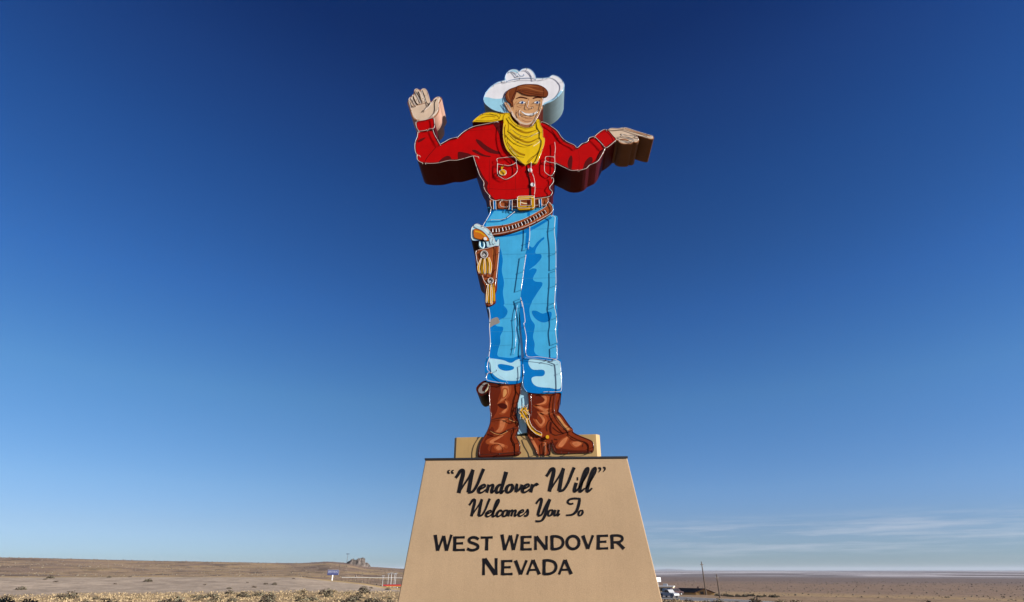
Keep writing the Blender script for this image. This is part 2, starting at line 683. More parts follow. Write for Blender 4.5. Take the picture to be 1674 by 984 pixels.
# rock outcrop on the hill
def rock(name, xc, r, wpx, ytop, ybase, seed, mrock, prof):
    cx, cy = place(xc, r)
    a = phi_of(xc)
    W = wpx / (F / math.cos(PITCH)) * r
    zb, zt = zat(ybase, r) - 3, zat(ytop, r)
    nu, nv = 70, 34
    V, Fc = [], []
    for j in range(nv):
        for i in range(nu):
            u, v = i / (nu - 1), j / (nv - 1)
            hgt_ = float(np.interp(u, [p[0] for p in prof], [p[1] for p in prof])) * math.sin(math.pi * min(1, v * 1.25 + 0.0)) ** 0.45 if v < 0.8 else float(np.interp(u, [p[0] for p in prof], [p[1] for p in prof])) * max(0, (1 - v) / 0.2) ** 0.5 * 0.0
            lx, ly = (u - 0.5) * W, (v - 0.45) * W * 0.7
            ns = float(fbm(np.array([lx / 3.2 + seed]), np.array([ly / 3.2]), 4, seed)[0])
            ns2 = float(fbm(np.array([lx / 1.6 + seed]), np.array([ly / 9]), 3, seed + 4)[0])
            z = zb + (zt - zb) * hgt_ * (1 + 0.36 * ns + 0.24 * ns2)
            lx += ns2 * 3
            x = lx * math.cos(a) + ly * math.sin(a)
            y = -lx * math.sin(a) + ly * math.cos(a)
            V.append((x, y, z))
    for j in range(nv - 1):
        for i in range(nu - 1):
            q = j * nu + i
            Fc.append((q, q + 1, q + nu + 1, q + nu))
    mb = MB()
    mb.add(V, Fc, mrock)
    o = mb.build(name, loc=(cx, cy, 0))
    return tag(o, kind='structure')


M_rock = mat('rock', alb(104, 95, 88), rough=0.95, var=0.6, scale=0.22, bump=1.0, bscale=0.5, spec=0.1, fine=0.2)
rock('rock_outcrop', 584, 800, 54, 914.2, 931.5, 3, M_rock,
     [(0, 0.0), (0.08, 0.42), (0.2, 0.74), (0.3, 0.98), (0.42, 0.95), (0.55, 1.0), (0.68, 0.95), (0.72, 0.7), (0.85, 0.55), (0.93, 0.25), (1, 0)])
M_rock2 = mat('dark_rock', alb(112, 98, 88), rough=0.95, var=0.3, scale=0.3, bump=1.0, bscale=0.6, spec=0.1)
rock('rock_mound', 584, 400, 15, 936.5, 946, 8, M_rock2, [(0, 0), (0.2, 0.35), (0.5, 1), (0.62, 0.9), (0.75, 0.5), (1, 0)])

# ------------------------------------------------------------------ pedestal
YP = -0.42
M_stucco = mat('stucco', alb(186, 159, 126), rough=0.92, var=0.07, scale=0.55, bump=0.22, bscale=70, spec=0.1, streak=0.03, fine=0.075)
M_black = mat('black_paint', (0.012, 0.012, 0.014), rough=0.5, var=0.1)
M_block = mat('tan_sheet_metal', alb(176, 144, 92), rough=0.5, var=0.07, scale=1.2, bump=0.15, bscale=2.2, spec=0.3, streak=0.06)
tl, tr = px(695, 753.5, YP), px(1025, 747.5, YP)
bl, br_ = px(650, 984, YP), px(1083, 984, YP)
ZTOP = (tl.z + tr.z) / 2
ped = empty('pedestal', ((tl.x + tr.x) / 2, 1.0, 0))
tag(ped, 'tall tapered tan stucco pedestal with black lettering under the cowboy sign', 'pedestal')
PO = ped.location.copy()


def slopeX(a, b, z):
    return a.x + (b.x - a.x) * (z - a.z) / (b.z - a.z)


zg = -0.5
DEP = 2.6
mb = MB()
xl0, xr0 = slopeX(tl, bl, zg), slopeX(tr, br_, zg)
xl1, xr1 = slopeX(tl, bl, ZTOP), slopeX(tr, br_, ZTOP)
gb = 0.5
V = [(xl0, YP, zg), (xr0, YP, zg), (xr0, YP + DEP + gb, zg), (xl0, YP + DEP + gb, zg),
     (xl1, YP, ZTOP), (xr1, YP, ZTOP), (xr1, YP + DEP, ZTOP), (xl1, YP + DEP, ZTOP)]
V = [tuple(Vector(v) - PO) for v in V]
mb.add(V, [(0, 3, 2, 1), (4, 5, 6, 7), (0, 1, 5, 4), (1, 2, 6, 5), (2, 3, 7, 6), (3, 0, 4, 7)], M_stucco)
mb.build('body', ped, bevel=0.025)
mb = MB()
mb.box((xl1 - 0.02 - PO.x, YP - 0.03 - PO.y, ZTOP + 0.002), (xr1 + 0.02 - PO.x, YP + DEP + 0.03 - PO.y, ZTOP + 0.062), M_black)
mb.build('cap_strip', ped)
# block behind the feet with chamfered corners
b0, b1 = px(743, 717.5, 0.1), px(980.5, 709, 0.1)
zb1 = px(860, 713, 0.1).z
ch = 0.09
yb0, yb1 = 0.035, 1.15
poly = [(b0.x, yb0 + ch), (b0.x + ch * 0.9, yb0), (b1.x - ch * 1.6, yb0), (b1.x, yb0 + ch * 1.6), (b1.x, yb1), (b0.x, yb1)]
n = len(poly)
V = [(p[0] - PO.x, p[1] - PO.y, ZTOP + 0.05) for p in poly] + [(p[0] - PO.x, p[1] - PO.y, zb1 + (p[0] - (b0.x + b1.x) / 2) * 0.012) for p in poly]
mb = MB()
mb.add(V, [tuple(range(n - 1, -1, -1)), tuple(range(n, 2 * n))] + [(i, (i + 1) % n, n + (i + 1) % n, n + i) for i in range(n)], M_block)
mb.build('foot_block', ped, bevel=0.008)

# lettering -----------------------------------------------------------
M_letter = mat('black_lettering', (0.006, 0.006, 0.008), rough=0.6, var=0.1, spec=0.1)


def lettering(strokes):
    mb = MB()
    for i, (pts, w) in enumerate(strokes):
        f = YP - 0.006 - 0.0005 * (i % 9)
        mb.stroke(pts, w, f, YP - 0.002, M_letter)
    for k in range(len(mb.v)):
        mb.v[k] = tuple(Vector(mb.v[k]) - PO)
    return mb.build('lettering', ped)


def caps(segs, w=24.0):
    out = []
    for s in segs:
        ww = w
        if isinstance(s[-1], (int, float)):
            ww = s[-1] * 1.2
            s = s[:-1]
        pts = zU(list(s))
        if len(pts) > 2:
            pts = smooth(pts, False, 6)
            out.append((pts, [ww / 4.783] * len(pts)))
        else:
            a, b = pts
            mid = ((a[0] + b[0]) / 2, (a[1] + b[1]) / 2)
            out.append(([a, mid, b], [ww / 4.783 * 1.12, ww / 4.783 * 0.94, ww / 4.783 * 1.12]))
    return out


def E_(x0, x1, t, b, dy=0.0):
    return [((x0 + 8, t - 5 - dy * 0), (x0 + 5, b + 4)), ((x0 + 6, t + 3), (x1 - 1, t + 2 - dy), 15), ((x0 + 6, (t + b) / 2 - 3), (x1 - 14, (t + b) / 2 - 4 - dy), 15), ((x0 + 5, b - 4), (x1, b - 5 - dy), 15)]


lettering(caps([((103, 68), (123, 193)), ((124, 192), (168, 76), 14), ((169, 76), (193, 193)), ((194, 192), (231, 67), 14)]
               + E_(250, 335, 86, 191, 1)
               + [((443, 103), (420, 90), (390, 89), (370, 104), (376, 124), (408, 136), (434, 150), (436, 172), (410, 186), (380, 187), (354, 176), 18),
                  ((459, 90), (553, 88), 15), ((508, 88), (505, 190))]))
lettering(caps([((625, 65), (647, 188)), ((648, 187), (690, 72), 14), ((691, 72), (716, 187)), ((717, 186), (750, 63), 14)]
               + E_(777, 858, 82, 186, 1)
               + [((889, 78), (889, 186), 15), ((892, 82), (972, 182), 22), ((974, 76), (974, 185), 15),
                  ((1016, 76), (1018, 184)), ((1010, 82), (1050, 80), (1090, 95), (1104, 128), (1090, 162), (1055, 178), (1012, 180), 18)]
               + [tuple((1181 + 48 * math.cos(a), 128 - 50 * math.sin(a)) for a in [k * math.pi / 8 for k in range(17)]) + (19,)]
               + [((1258, 73), (1298, 178)), ((1299, 178), (1338, 71), 14)]
               + E_(1373, 1456, 74, 180, 2)
               + [((1484, 69), (1489, 179)), ((1480, 75), (1530, 73), (1562, 84), (1565, 108), (1540, 124), (1488, 127), 17), ((1528, 124), (1580, 178), 20)]))
lettering(caps([((483, 252), (481, 384), 17), ((488, 256), (576, 378), 26), ((580, 250), (580, 382), 17)]
               + E_(625, 708, 271, 380, 1)
               + [((731, 268), (773, 378)), ((774, 378), (819, 267), 14),
                  ((866, 264), (822, 380), 14), ((868, 264), (918, 378)), ((840, 343), (902, 341), 14),
                  ((956, 264), (954, 380)), ((948, 270), (990, 268), (1034, 283), (1049, 318), (1036, 352), (1000, 372), (950, 375), 18),
                  ((1116, 264), (1072, 378), 14), ((1118, 264), (1168, 376)), ((1090, 342), (1152, 340), 14)]))

# script letters: strokes in a slanted unit box (x right, y up, x-height 1)
SCR = {
    'e': (1.0, [([(0.12, 0.42), (0.45, 0.52), (0.78, 0.78), (0.66, 1.0), (0.35, 0.88), (0.12, 0.5), (0.16, 0.16), (0.42, 0.0), (0.75, 0.14), (1.02, 0.42)], [.16, .18, .2, .2, .26, .36, .34, .22, .16, .14])]),
    'n': (1.12, [([(0.14, 1.0), (0.14, 0.0)], [.32, .32]), ([(0.16, 0.55), (0.4, 0.9), (0.62, 0.96), (0.72, 0.8), (0.7, 0.2), (0.82, 0.02), (1.12, 0.35)], [.14, .2, .26, .32, .32, .24, .14])]),
    'o': (0.95, [([(0.5, 0.98), (0.2, 0.82), (0.1, 0.45), (0.22, 0.1), (0.48, 0.0), (0.76, 0.2), (0.86, 0.56), (0.72, 0.9), (0.5, 0.98)], [.22, .3, .36, .3, .22, .3, .36, .3, .22])]),
    'v': (0.9, [([(0.08, 0.94), (0.2, 0.94), (0.26, 0.5), (0.34, 0.04)], [.16, .3, .34, .3]), ([(0.34, 0.06), (0.62, 0.3), (0.82, 0.7), (0.84, 0.98)], [.2, .22, .26, .3])]),
    'r': (0.85, [([(0.12, 1.0), (0.14, 0.0)], [.32, .34]), ([(0.18, 0.5), (0.4, 0.85), (0.62, 0.98), (0.8, 0.82)], [.16, .24, .34, .38])]),
    'd': (1.15, [([(0.7, 0.8), (0.42, 0.98), (0.16, 0.72), (0.1, 0.36), (0.26, 0.02), (0.52, 0.08), (0.8, 0.4)], [.2, .24, .32, .36, .3, .2, .16]), ([(0.78, 2.55), (0.76, 1.2), (0.76, 0.12), (0.9, 0.0), (1.15, 0.3)], [.42, .36, .32, .26, .14])]),
    'i': (0.55, [([(0.2, 0.98), (0.18, 0.3), (0.24, 0.04), (0.42, 0.06), (0.62, 0.34)], [.32, .32, .3, .2, .14]), ([(0.13, 1.42), (0.3, 1.42)], [.3, .3])]),
    'l': (0.72, [([(0.0, 0.3), (0.3, 1.0), (0.62, 2.1), (0.55, 2.6), (0.32, 2.5), (0.24, 1.9), (0.2, 0.5), (0.28, 0.04), (0.5, 0.06), (0.78, 0.38)], [.14, .16, .22, .2, .24, .34, .34, .3, .2, .14])]),
    'c': (0.8, [([(0.74, 0.74), (0.62, 0.98), (0.32, 0.88), (0.12, 0.48), (0.2, 0.1), (0.46, 0.0), (0.9, 0.36)], [.34, .26, .28, .36, .32, .22, .14])]),
    'm': (1.6, [([(0.14, 1.0), (0.14, 0.0)], [.3, .3]), ([(0.16, 0.5), (0.38, 0.9), (0.56, 0.96), (0.64, 0.75), (0.62, 0.0)], [.14, .2, .26, .3, .3]), ([(0.66, 0.5), (0.88, 0.9), (1.08, 0.96), (1.16, 0.75), (1.14, 0.2), (1.26, 0.02), (1.56, 0.35)], [.14, .2, .26, .3, .3, .22, .14])]),
    's': (0.85, [([(0.0, 0.25), (0.36, 0.7), (0.5, 1.05), (0.66, 0.6), (0.68, 0.2), (0.46, 0.0), (0.2, 0.1)], [.12, .16, .24, .34, .32, .26, .28])]),
    'u': (1.1, [([(0.16, 0.98), (0.14, 0.35), (0.24, 0.06), (0.46, 0.06), (0.72, 0.5)], [.32, .34, .28, .2, .16]), ([(0.76, 0.98), (0.74, 0.25), (0.86, 0.03), (1.16, 0.36)], [.32, .32, .26, .14])]),
}
SL = 0.27


def script(ch, x, yb, xh, sx=1.0):
    """letter with its left foot at zoom (x, yb), x-height xh"""
    out = []
    for pts, w in SCR[ch][1]:
        P = [(x + (p[0] * 0.92 * sx + p[1] * SL) * xh, yb - p[1] * xh) for p in pts]
        P = smooth(zT(P), False, 6)
        out.append((P, [q * xh / 5.979 * 1.18 for q in w]))
    return out


def curve(pts, w):
    return (smooth(zT(pts), False, 8), [q * 0.92 / 5.979 for q in w])


def bigW(ox, oy, k):
    """swash W; ox, oy shift, k scale about its own foot (165, 335)"""
    def t(P):
        return [(165 + (p[0] - 165) * k + ox, 335 + (p[1] - 335) * k + oy) for p in P]
    return [curve(t([(150, 186), (172, 156), (196, 118), (222, 116), (220, 160), (200, 240), (180, 334)]), [w * k for w in (30, 30, 34, 40, 42, 42, 40)]),
            curve(t([(176, 330), (225, 262), (282, 176), (318, 104)]), [w * k for w in (30, 18, 20, 30)]),
            curve(t([(320, 106), (300, 190), (276, 328)]), [w * k for w in (34, 40, 42)]),
            curve(t([(270, 326), (318, 318), (362, 250), (398, 160), (424, 98)]), [w * k for w in (34, 26, 28, 32, 34)])]


def quote(x, y, s):
    return [curve([(x - s * 2, y + 12 * s), (x - s * 8, y + 4 * s), (x - s * 3, y - 12 * s), (x + s * 14, y - 18 * s)], [16, 20, 15, 6]),
            curve([(x - 9, y + 10 * s), (x + 9, y + 10 * s)], [20, 20])]


line1 = quote(82, 128, 1) + quote(120, 128, 1) + bigW(0, 0, 1)
for chx, x, yb in (('e', 360, 332), ('n', 442, 331), ('d', 530, 331), ('o', 628, 330), ('v', 712, 329), ('e', 788, 328), ('r', 872, 327)):
    line1 += script(chx, x, yb, 80, 1.04)
lettering(line1)
line1b = bigW(885, -14, 1.0)
for chx, x, yb in (('i', 1290, 320), ('l', 1340, 320), ('l', 1412, 319)):
    line1b += script(chx, x, yb, 88, 1.0)
line1b += [curve([(1545, 90), (1562, 92), (1564, 108), (1546, 132)], [18, 22, 16, 5]), curve([(1590, 86), (1606, 88), (1608, 104), (1590, 128)], [18, 22, 16, 5])]
lettering(line1b)
k2 = 0.735
line2 = bigW(128, 228, k2)
for chx, x, yb in (('e', 436, 566), ('l', 494, 565), ('c', 540, 564), ('o', 596, 563), ('m', 654, 562), ('e', 752, 561), ('s', 806, 560)):
    line2 += script(chx, x, yb, 62 if chx != 'l' else 64, 1.06)
lettering(line2)
line2b = [curve([(936, 440), (952, 415), (976, 392), (990, 400), (980, 450), (962, 510), (952, 555)], [22, 22, 26, 30, 32, 32, 28]),
          curve([(950, 556), (990, 545), (1025, 470), (1070, 394)], [28, 20, 22, 30]),
          curve([(1072, 394), (1045, 470), (1020, 560), (985, 606), (930, 610)], [30, 32, 30, 22, 24])]
for chx, x, yb in (('o', 1040, 558), ('u', 1100, 557)):
    line2b += script(chx, x, yb, 60, 1.02)
lettering(line2b)
line2c = [curve([(1300, 436), (1268, 442), (1244, 424), (1262, 398), (1310, 388), (1372, 392)], [20, 22, 24, 24, 24, 22]),
          curve([(1362, 394), (1352, 450), (1330, 510), (1290, 545), (1228, 552)], [28, 32, 30, 24, 18])]
line2c += script('o', 1340, 556, 54, 1.0)
lettering(line2c)

# ------------------------------------------------------------------ the cowboy sign
D = 1.6
SO = Vector((px(850, 740).x, 0.55, ZTOP + 0.062))
sign = empty('cowboy_sign', SO)
tag(sign, 'giant painted metal cowboy sign with white hat and red shirt standing on the pedestal', 'sign')


def part(mb, name, parent=None, **k):
    for i in range(len(mb.v)):
        mb.v[i] = tuple(Vector(mb.v[i]) - SO)
    return mb.build(name, parent or sign, **k)


P_red = paint('red_paint', 178, 4, 2)
P_maroon = paint('maroon_paint', 84, 16, 16)
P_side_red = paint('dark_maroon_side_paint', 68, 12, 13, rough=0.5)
P_edge = paint('dark_red_edge_paint', 62, 10, 10)
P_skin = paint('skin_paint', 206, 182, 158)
P_skin_d = paint('tan_skin_paint', 196, 148, 104)
P_skin_s = paint('brown_skin_shade_paint', 150, 98, 66)
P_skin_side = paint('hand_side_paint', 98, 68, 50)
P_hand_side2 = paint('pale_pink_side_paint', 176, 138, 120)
P_hat = paint('hat_white_paint', 222, 222, 226)
P_hat_b = paint('hat_pale_blue_paint', 148, 200, 220)
P_hat_s = paint('hat_side_paint', 106, 126, 134)
P_hair = paint('hair_brown_paint', 116, 58, 28)
P_hair_l = paint('hair_light_paint', 156, 94, 52)
P_hair_d = paint('hair_dark_paint', 74, 28, 14)
P_yel = paint('yellow_paint', 222, 184, 24)
P_ochre = paint('ochre_paint', 158, 118, 10)
P_line = paint('dark_line_paint', 40, 26, 18)
P_cream = paint('cream_paint', 232, 218, 168)
P_blue = paint('light_blue_paint', 66, 166, 214)
P_dblue = paint('deep_blue_paint', 2, 114, 188)
P_pale = paint('pale_blue_paint', 166, 212, 228)
P_nblue = paint('navy_line_paint', 0, 52, 110)
P_seam = paint('seam_paint', 52, 138, 182)
P_prim = paint('bare_primer_grey', 136, 132, 128, var=0.2)
P_brown = paint('leather_paint', 152, 78, 40)
P_brown_l = paint('light_leather_paint', 170, 92, 44)
P_brown_d = paint('dark_leather_paint', 84, 24, 12)
P_orange = paint('grip_orange_paint', 190, 104, 30)
P_gold = paint('gold_paint', 212, 158, 26)
P_gun = paint('gun_pale_blue_paint', 176, 210, 220)
P_whitep = paint('white_enamel', 226, 226, 226)
P_boot = paint('boot_brown_paint', 124, 48, 20, var=0.16, scale=2.5)
P_boot_d = paint('boot_dark_paint', 68, 19, 10)
P_boot_m = paint('boot_mid_paint', 96, 32, 14)
P_boot_l = paint('boot_highlight_paint', 186, 110, 68, var=0.22, scale=5)
P_boot_c = paint('boot_cream_paint', 200, 140, 84, var=0.15, scale=5)
P_boot_g = paint('boot_warm_brown_paint', 150, 70, 34, var=0.16, scale=3)
P_navy = paint('navy_side_paint', 46, 40, 74)
M_neon = mat('neon_glass_tube', (0.58, 0.54, 0.50), rough=0.12, var=0.06, spec=0.6)
M_neon_y = mat('yellow_neon_glass', (0.50, 0.36, 0.06), rough=0.15, var=0.06, spec=0.6)
M_neon_r = mat('amber_neon_glass', (0.07, 0.018, 0.010), rough=0.15, var=0.06, spec=0.6)
M_neon_b = mat('blue_neon_glass', (0.30, 0.44, 0.62), rough=0.15, var=0.06, spec=0.6)
M_post = mat('tube_support_black', (0.02, 0.02, 0.02), rough=0.4, var=0.1)

JIT = random.Random(3)
TR = 0.011


def neon(parent, pts, m=None, so=0.085, base=0.0, r=TR, sharp=True, n=5, closed=False):
    """a neon tube standing off the face on small glass posts, both ends turned back into it"""
    m = m or M_neon
    pp = smooth(pts, closed, n)
    Y = base - so
    P = [px(p[0], p[1], Y) for p in pp]
    mb = MB()
    Q = list(P)
    if not closed:
        e0, e1 = Vector((P[0].x, base + 0.01, P[0].z)), Vector((P[-1].x, base + 0.01, P[-1].z))
        Q = [e0, Vector((P[0].x, Y + 0.015, P[0].z))] + P + [Vector((P[-1].x, Y + 0.015, P[-1].z)), e1]
    mb.tube(Q, r, m, 6, closed)
    acc = 0.5
    for i in range(1, len(P) - 1):
        acc += (P[i] - P[i - 1]).length
        if acc > 1.15:
            acc = 0
            c = P[i]
            mb.tube([Vector((c.x, base + 0.005, c.z)), Vector((c.x, Y + r, c.z))], 0.011, M_post, 5)
            mb.tube([Vector((c.x - 0.001, Y - r * 0.4, c.z - 0.02)), Vector((c.x + 0.001, Y - r * 0.4, c.z + 0.02))], 0.017, M_post, 5)
    return part(mb, 'neon_tube', parent, smooth_=True)


LAYER = 0.3


def on(mb, Y):
    b = mb.base or 0.0
    return b + (Y - b) * LAYER


def decal(mb, pts, m, Y, sm=True, n=5, th=0.02):
    Y = on(mb, Y)
    mb.prism(smooth(pts, True, n) if sm else pts, Y, Y + th, m, m, back=False)


def line(mb, pts, w, m, Y, th=0.012, sm=True):
    Y = on(mb, Y)
    mb.stroke(smooth(pts, False, 5) if sm else pts, w, Y, Y + th, m)


def rim(mb, pts, w, m, Y, closed=True):
    """painted border just inside the outline"""
    Y = on(mb, Y)
    pp = smooth(pts, closed, 5)
    if closed:
        area = sum(pp[i][0] * pp[(i + 1) % len(pp)][1] - pp[(i + 1) % len(pp)][0] * pp[i][1] for i in range(len(pp)))
        sg = 1 if area > 0 else -1
        q = []
        N = len(pp)
        for i in range(N):
            a, b = pp[i - 1], pp[(i + 1) % N]
            dx, dy = b[0] - a[0], b[1] - a[1]
            d = math.hypot(dx, dy) or 1
            q.append((pp[i][0] - sg * dy / d * w * 0.48, pp[i][1] + sg * dx / d * w * 0.48))
        q.append(q[0])
        pp = q
    mb.stroke(pp, w, Y, Y + 0.008, m)


# --- shirt (body, both sleeves)
shirt = MB()
sh_out = zB([(95, 185), (90, 250), (65, 320), (60, 400), (75, 470), (88, 530), (112, 566), (165, 582), (250, 588), (350, 582), (450, 557), (500, 547), (580, 547), (680, 522), (780, 494, 1), (802, 560), (832, 650), (866, 740), (912, 810), (914, 870), (936, 930)]) \
    + zC([(178, 660), (235, 735), (262, 782), (330, 804), (400, 794), (470, 802), (540, 797), (620, 788), (740, 772), (850, 772), (950, 766), (1052, 746), (1092, 690), (1052, 630), (1102, 560), (1102, 510), (1084, 470), (1112, 440), (1127, 390), (1127, 300, 1)]) \
    + zR([(300, 540), (370, 572), (450, 574), (512, 552), (542, 522), (612, 490), (650, 440), (692, 358, 1), (655, 305), (590, 246, 1), (540, 264), (520, 300), (470, 320), (425, 360, 1), (400, 330), (330, 300), (280, 260), (240, 200), (190, 160), (130, 125), (80, 108)]) \
    + zK([(1100, 215), (900, 330), (700, 260), (560, 190)]) \
    + zB([(1050, 75), (920, 100), (800, 125), (720, 160), (650, 205), (590, 260), (500, 280), (430, 320), (375, 350, 1), (345, 300), (315, 240), (288, 165, 1)])
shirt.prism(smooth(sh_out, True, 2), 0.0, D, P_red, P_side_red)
rim(shirt, sh_out, 2.0, P_edge, -0.004)
for pts in (zB([(820, 285), (870, 300), (930, 350), (1000, 395), (1060, 425), (1112, 440), (1115, 463), (1050, 465), (960, 440), (880, 380), (828, 320)]),
            zB([(768, 425), (810, 415), (870, 450), (930, 480), (1000, 492), (980, 505), (900, 492), (820, 460)]),
            zB([(597, 532, 1), (592, 462), (612, 438), (670, 447), (735, 463), (778, 488, 1), (680, 515)]),
            zB([(350, 570, 1), (400, 520), (460, 490), (500, 500), (520, 542, 1), (450, 552)]),
            zB([(95, 312), (112, 290), (192, 260), (170, 290), (112, 322)]),
            zB([(1030, 92), (1060, 74), (1130, 56, 1), (1142, 180), (1150, 340), (1215, 470, 1), (1150, 380), (1118, 280), (1090, 190)]),
            zC([(40, 232), (120, 390), (180, 500), (228, 562), (218, 620), (240, 700), (320, 785, 1), (262, 776), (242, 738), (180, 650), (170, 575), (115, 465)]),
            zR([(345, 550, 1), (335, 500), (355, 440), (373, 430), (382, 470), (372, 560, 1)]),
            zR([(480, 555, 1), (500, 490), (540, 445), (568, 450), (568, 490), (515, 535, 1)]),
            zR([(612, 440), (645, 385), (682, 358, 1), (650, 432), (606, 482, 1)]),
            zC([(738, 330), (752, 330), (800, 560), (812, 735, 1), (776, 735, 1), (768, 520), (748, 430)]),
            zC([(500, 200), (620, 270), (730, 330, 1), (640, 320), (560, 250)])):
    decal(shirt, pts, P_maroon, -0.006)
line(shirt, zB([(185, 560), (230, 490), (320, 385)]), 0.9, P_edge, -0.006)
for x in (250, 600):
    line(shirt, zC([(x, 250), (x - 4, 480), (x, 690)]), 0.35, P_maroon, -0.005)
line(shirt, zC([(225, 640), (500, 655), (780, 640), (1040, 650)]), 0.4, P_maroon, -0.005)
line(shirt, zR([(440, 380), (445, 470), (442, 560)]), 0.45, P_maroon, -0.005)
line(shirt, zB([(700, 180), (860, 170), (1010, 165)]), 0.4, P_maroon, -0.005)
o_shirt = part(shirt, 'shirt')
# pocket, fasteners and tag on the shirt
for pts in (zC([(300, 272), (345, 255), (352, 300), (350, 440), (400, 500), (470, 525), (440, 535), (360, 505), (315, 450), (305, 360)]),
            ):
    pk = MB()
    line(pk, zC([(352, 246), (430, 232), (560, 220), (592, 232), (602, 288)]), 0.7, P_maroon, -0.012)
    line(pk, zC([(352, 322), (440, 338), (520, 342), (604, 300)]), 1.3, P_maroon, -0.012)
    line(pk, zC([(352, 250), (352, 430), (400, 490), (480, 522), (612, 424), (604, 290)]), 0.7, P_maroon, -0.012)
    part(pk, 'pocket', o_shirt)
pk = MB()
line(pk, zC([(1000, 292), (1003, 222), (1110, 220)]), 0.7, P_maroon, -0.012)
line(pk, zC([(992, 270), (1050, 296), (1122, 300)]), 1.1, P_maroon, -0.012)
line(pk, zC([(985, 280), (985, 400), (1012, 442), (1070, 472), (1118, 410)]), 0.7, P_maroon, -0.012)
part(pk, 'pocket', o_shirt)
tg = MB()
tg.prism(zC([(425 + 47 * math.cos(a), 425 + 40 * math.sin(a)) for a in np.linspace(0, 2 * math.pi, 22)[:-1]]), -0.05, -0.002, P_gold, P_ochre)
line(tg, zC([(420, 395), (412, 362), (432, 340)]), 2.6, P_gold, -0.03, 0.03)
line(tg, zC([(400, 425), (425, 440), (440, 445)]), 0.8, P_line, -0.053)
part(tg, 'pocket_tag', o_shirt)
for cx, cy in ((792, 390), (826, 586)):
    bt = MB()
    bt.prism(zC([(cx + 28 * math.cos(a), cy + 25 * math.sin(a)) for a in np.linspace(0, 2 * math.pi, 18)[:-1]]), -0.06, -0.002, P_whitep, P_whitep)
    part(bt, 'button', o_shirt)
S_ = lambda *a, **k: neon(o_shirt, *a, **k)
S_(zB([(100, 190), (92, 250), (66, 320), (62, 400), (80, 465), (125, 490)]))
S_(zB([(88, 478), (92, 530), (120, 562), (155, 574)]))
S_(zB([(190, 578), (250, 584), (350, 577), (450, 553), (500, 545), (580, 545), (680, 520), (780, 492), (850, 503)]))
S_(zB([(786, 497), (804, 560), (834, 650), (868, 740), (914, 812), (914, 870), (940, 930), (990, 984)]))
S_(zC([(242, 735), (262, 780), (330, 803), (400, 790), (470, 800), (540, 795), (615, 786)]))
S_(zC([(860, 775), (950, 766), (1050, 746), (1090, 690), (1052, 630), (1100, 560), (1104, 510), (1078, 490)]))
S_(zC([(1122, 20), (1130, 100), (1122, 200), (1124, 300), (1122, 400), (1075, 470), (1012, 440), (985, 400), (985, 272)]))
S_(zC([(1000, 285), (1003, 216), (1110, 217)]))
S_(zC([(994, 265), (1050, 288), (1118, 298)]))
S_(zC([(355, 300), (355, 440), (400, 490), (480, 515), (614, 420), (605, 285)]))
S_(zC([(350, 270), (352, 240), (430, 228), (560, 216), (592, 228), (604, 288), (520, 332), (440, 326), (358, 312)]))
S_(zR([(220, 500), (300, 540), (370, 570), (435, 566)]))
S_(zR([(445, 570), (512, 550), (542, 520), (612, 488), (650, 440), (690, 362)]))
S_(zR([(588, 248), (540, 262), (522, 298), (470, 318), (425, 356), (398, 330), (330, 298), (280, 258), (240, 200), (190, 160), (130, 122), (85, 108)]))
S_(zB([(375, 346), (430, 316), (500, 278), (585, 258)]))
S_(zB([(592, 258), (650, 204), (720, 158), (800, 123), (920, 98), (1090, 64)]))
S_(zB([(285, 165), (305, 225), (345, 295), (372, 344)]))
S_(zC([(808, 285), (808, 400), (845, 500), (858, 620), (848, 745)]))
S_(zR([(205, 165), (255, 240), (300, 300), (380, 345), (415, 365)]), so=0.05, r=0.008, m=M_neon_r)
S_(zC([(425 + 47 * math.cos(a), 425 + 38 * math.sin(a)) for a in np.linspace(0, 2 * math.pi, 16)[:-1]]), closed=True, base=-0.05, so=0.05)

# --- cuffs of the sleeves
cf = MB()
cuffL = zB([(70, 82), (92, 58), (180, 44), (278, 16), (302, 36), (306, 150), (285, 164), (200, 182), (110, 187), (85, 150)])
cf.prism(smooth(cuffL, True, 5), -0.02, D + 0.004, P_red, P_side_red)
rim(cf, cuffL, 1.8, P_edge, -0.024)
o = part(cf, 'shirt_cuff')
neon(o, zB([(110, 184), (85, 140), (74, 85), (95, 60), (180, 46), (278, 20), (300, 40), (302, 140), (230, 158)]), base=-0.02)
neon(o, zB([(215, 168), (160, 180), (112, 184)]), base=-0.02, so=0.07)
cf = MB()
cuffR = zR([(588, 248), (640, 203), (680, 181), (722, 193), (762, 238), (790, 285), (692, 358), (650, 308)])
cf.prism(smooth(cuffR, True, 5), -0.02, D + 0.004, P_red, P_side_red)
rim(cf, cuffR, 1.6, P_edge, -0.024)
line(cf, zR([(690, 195), (740, 240), (765, 290)]), 1.0, P_edge, -0.026)
o = part(cf, 'shirt_cuff')
neon(o, zR([(590, 250), (650, 308), (690, 352), (720, 345), (788, 288)]), base=-0.02)
neon(o, zR([(592, 246), (640, 205), (680, 183), (705, 186)]), base=-0.02)

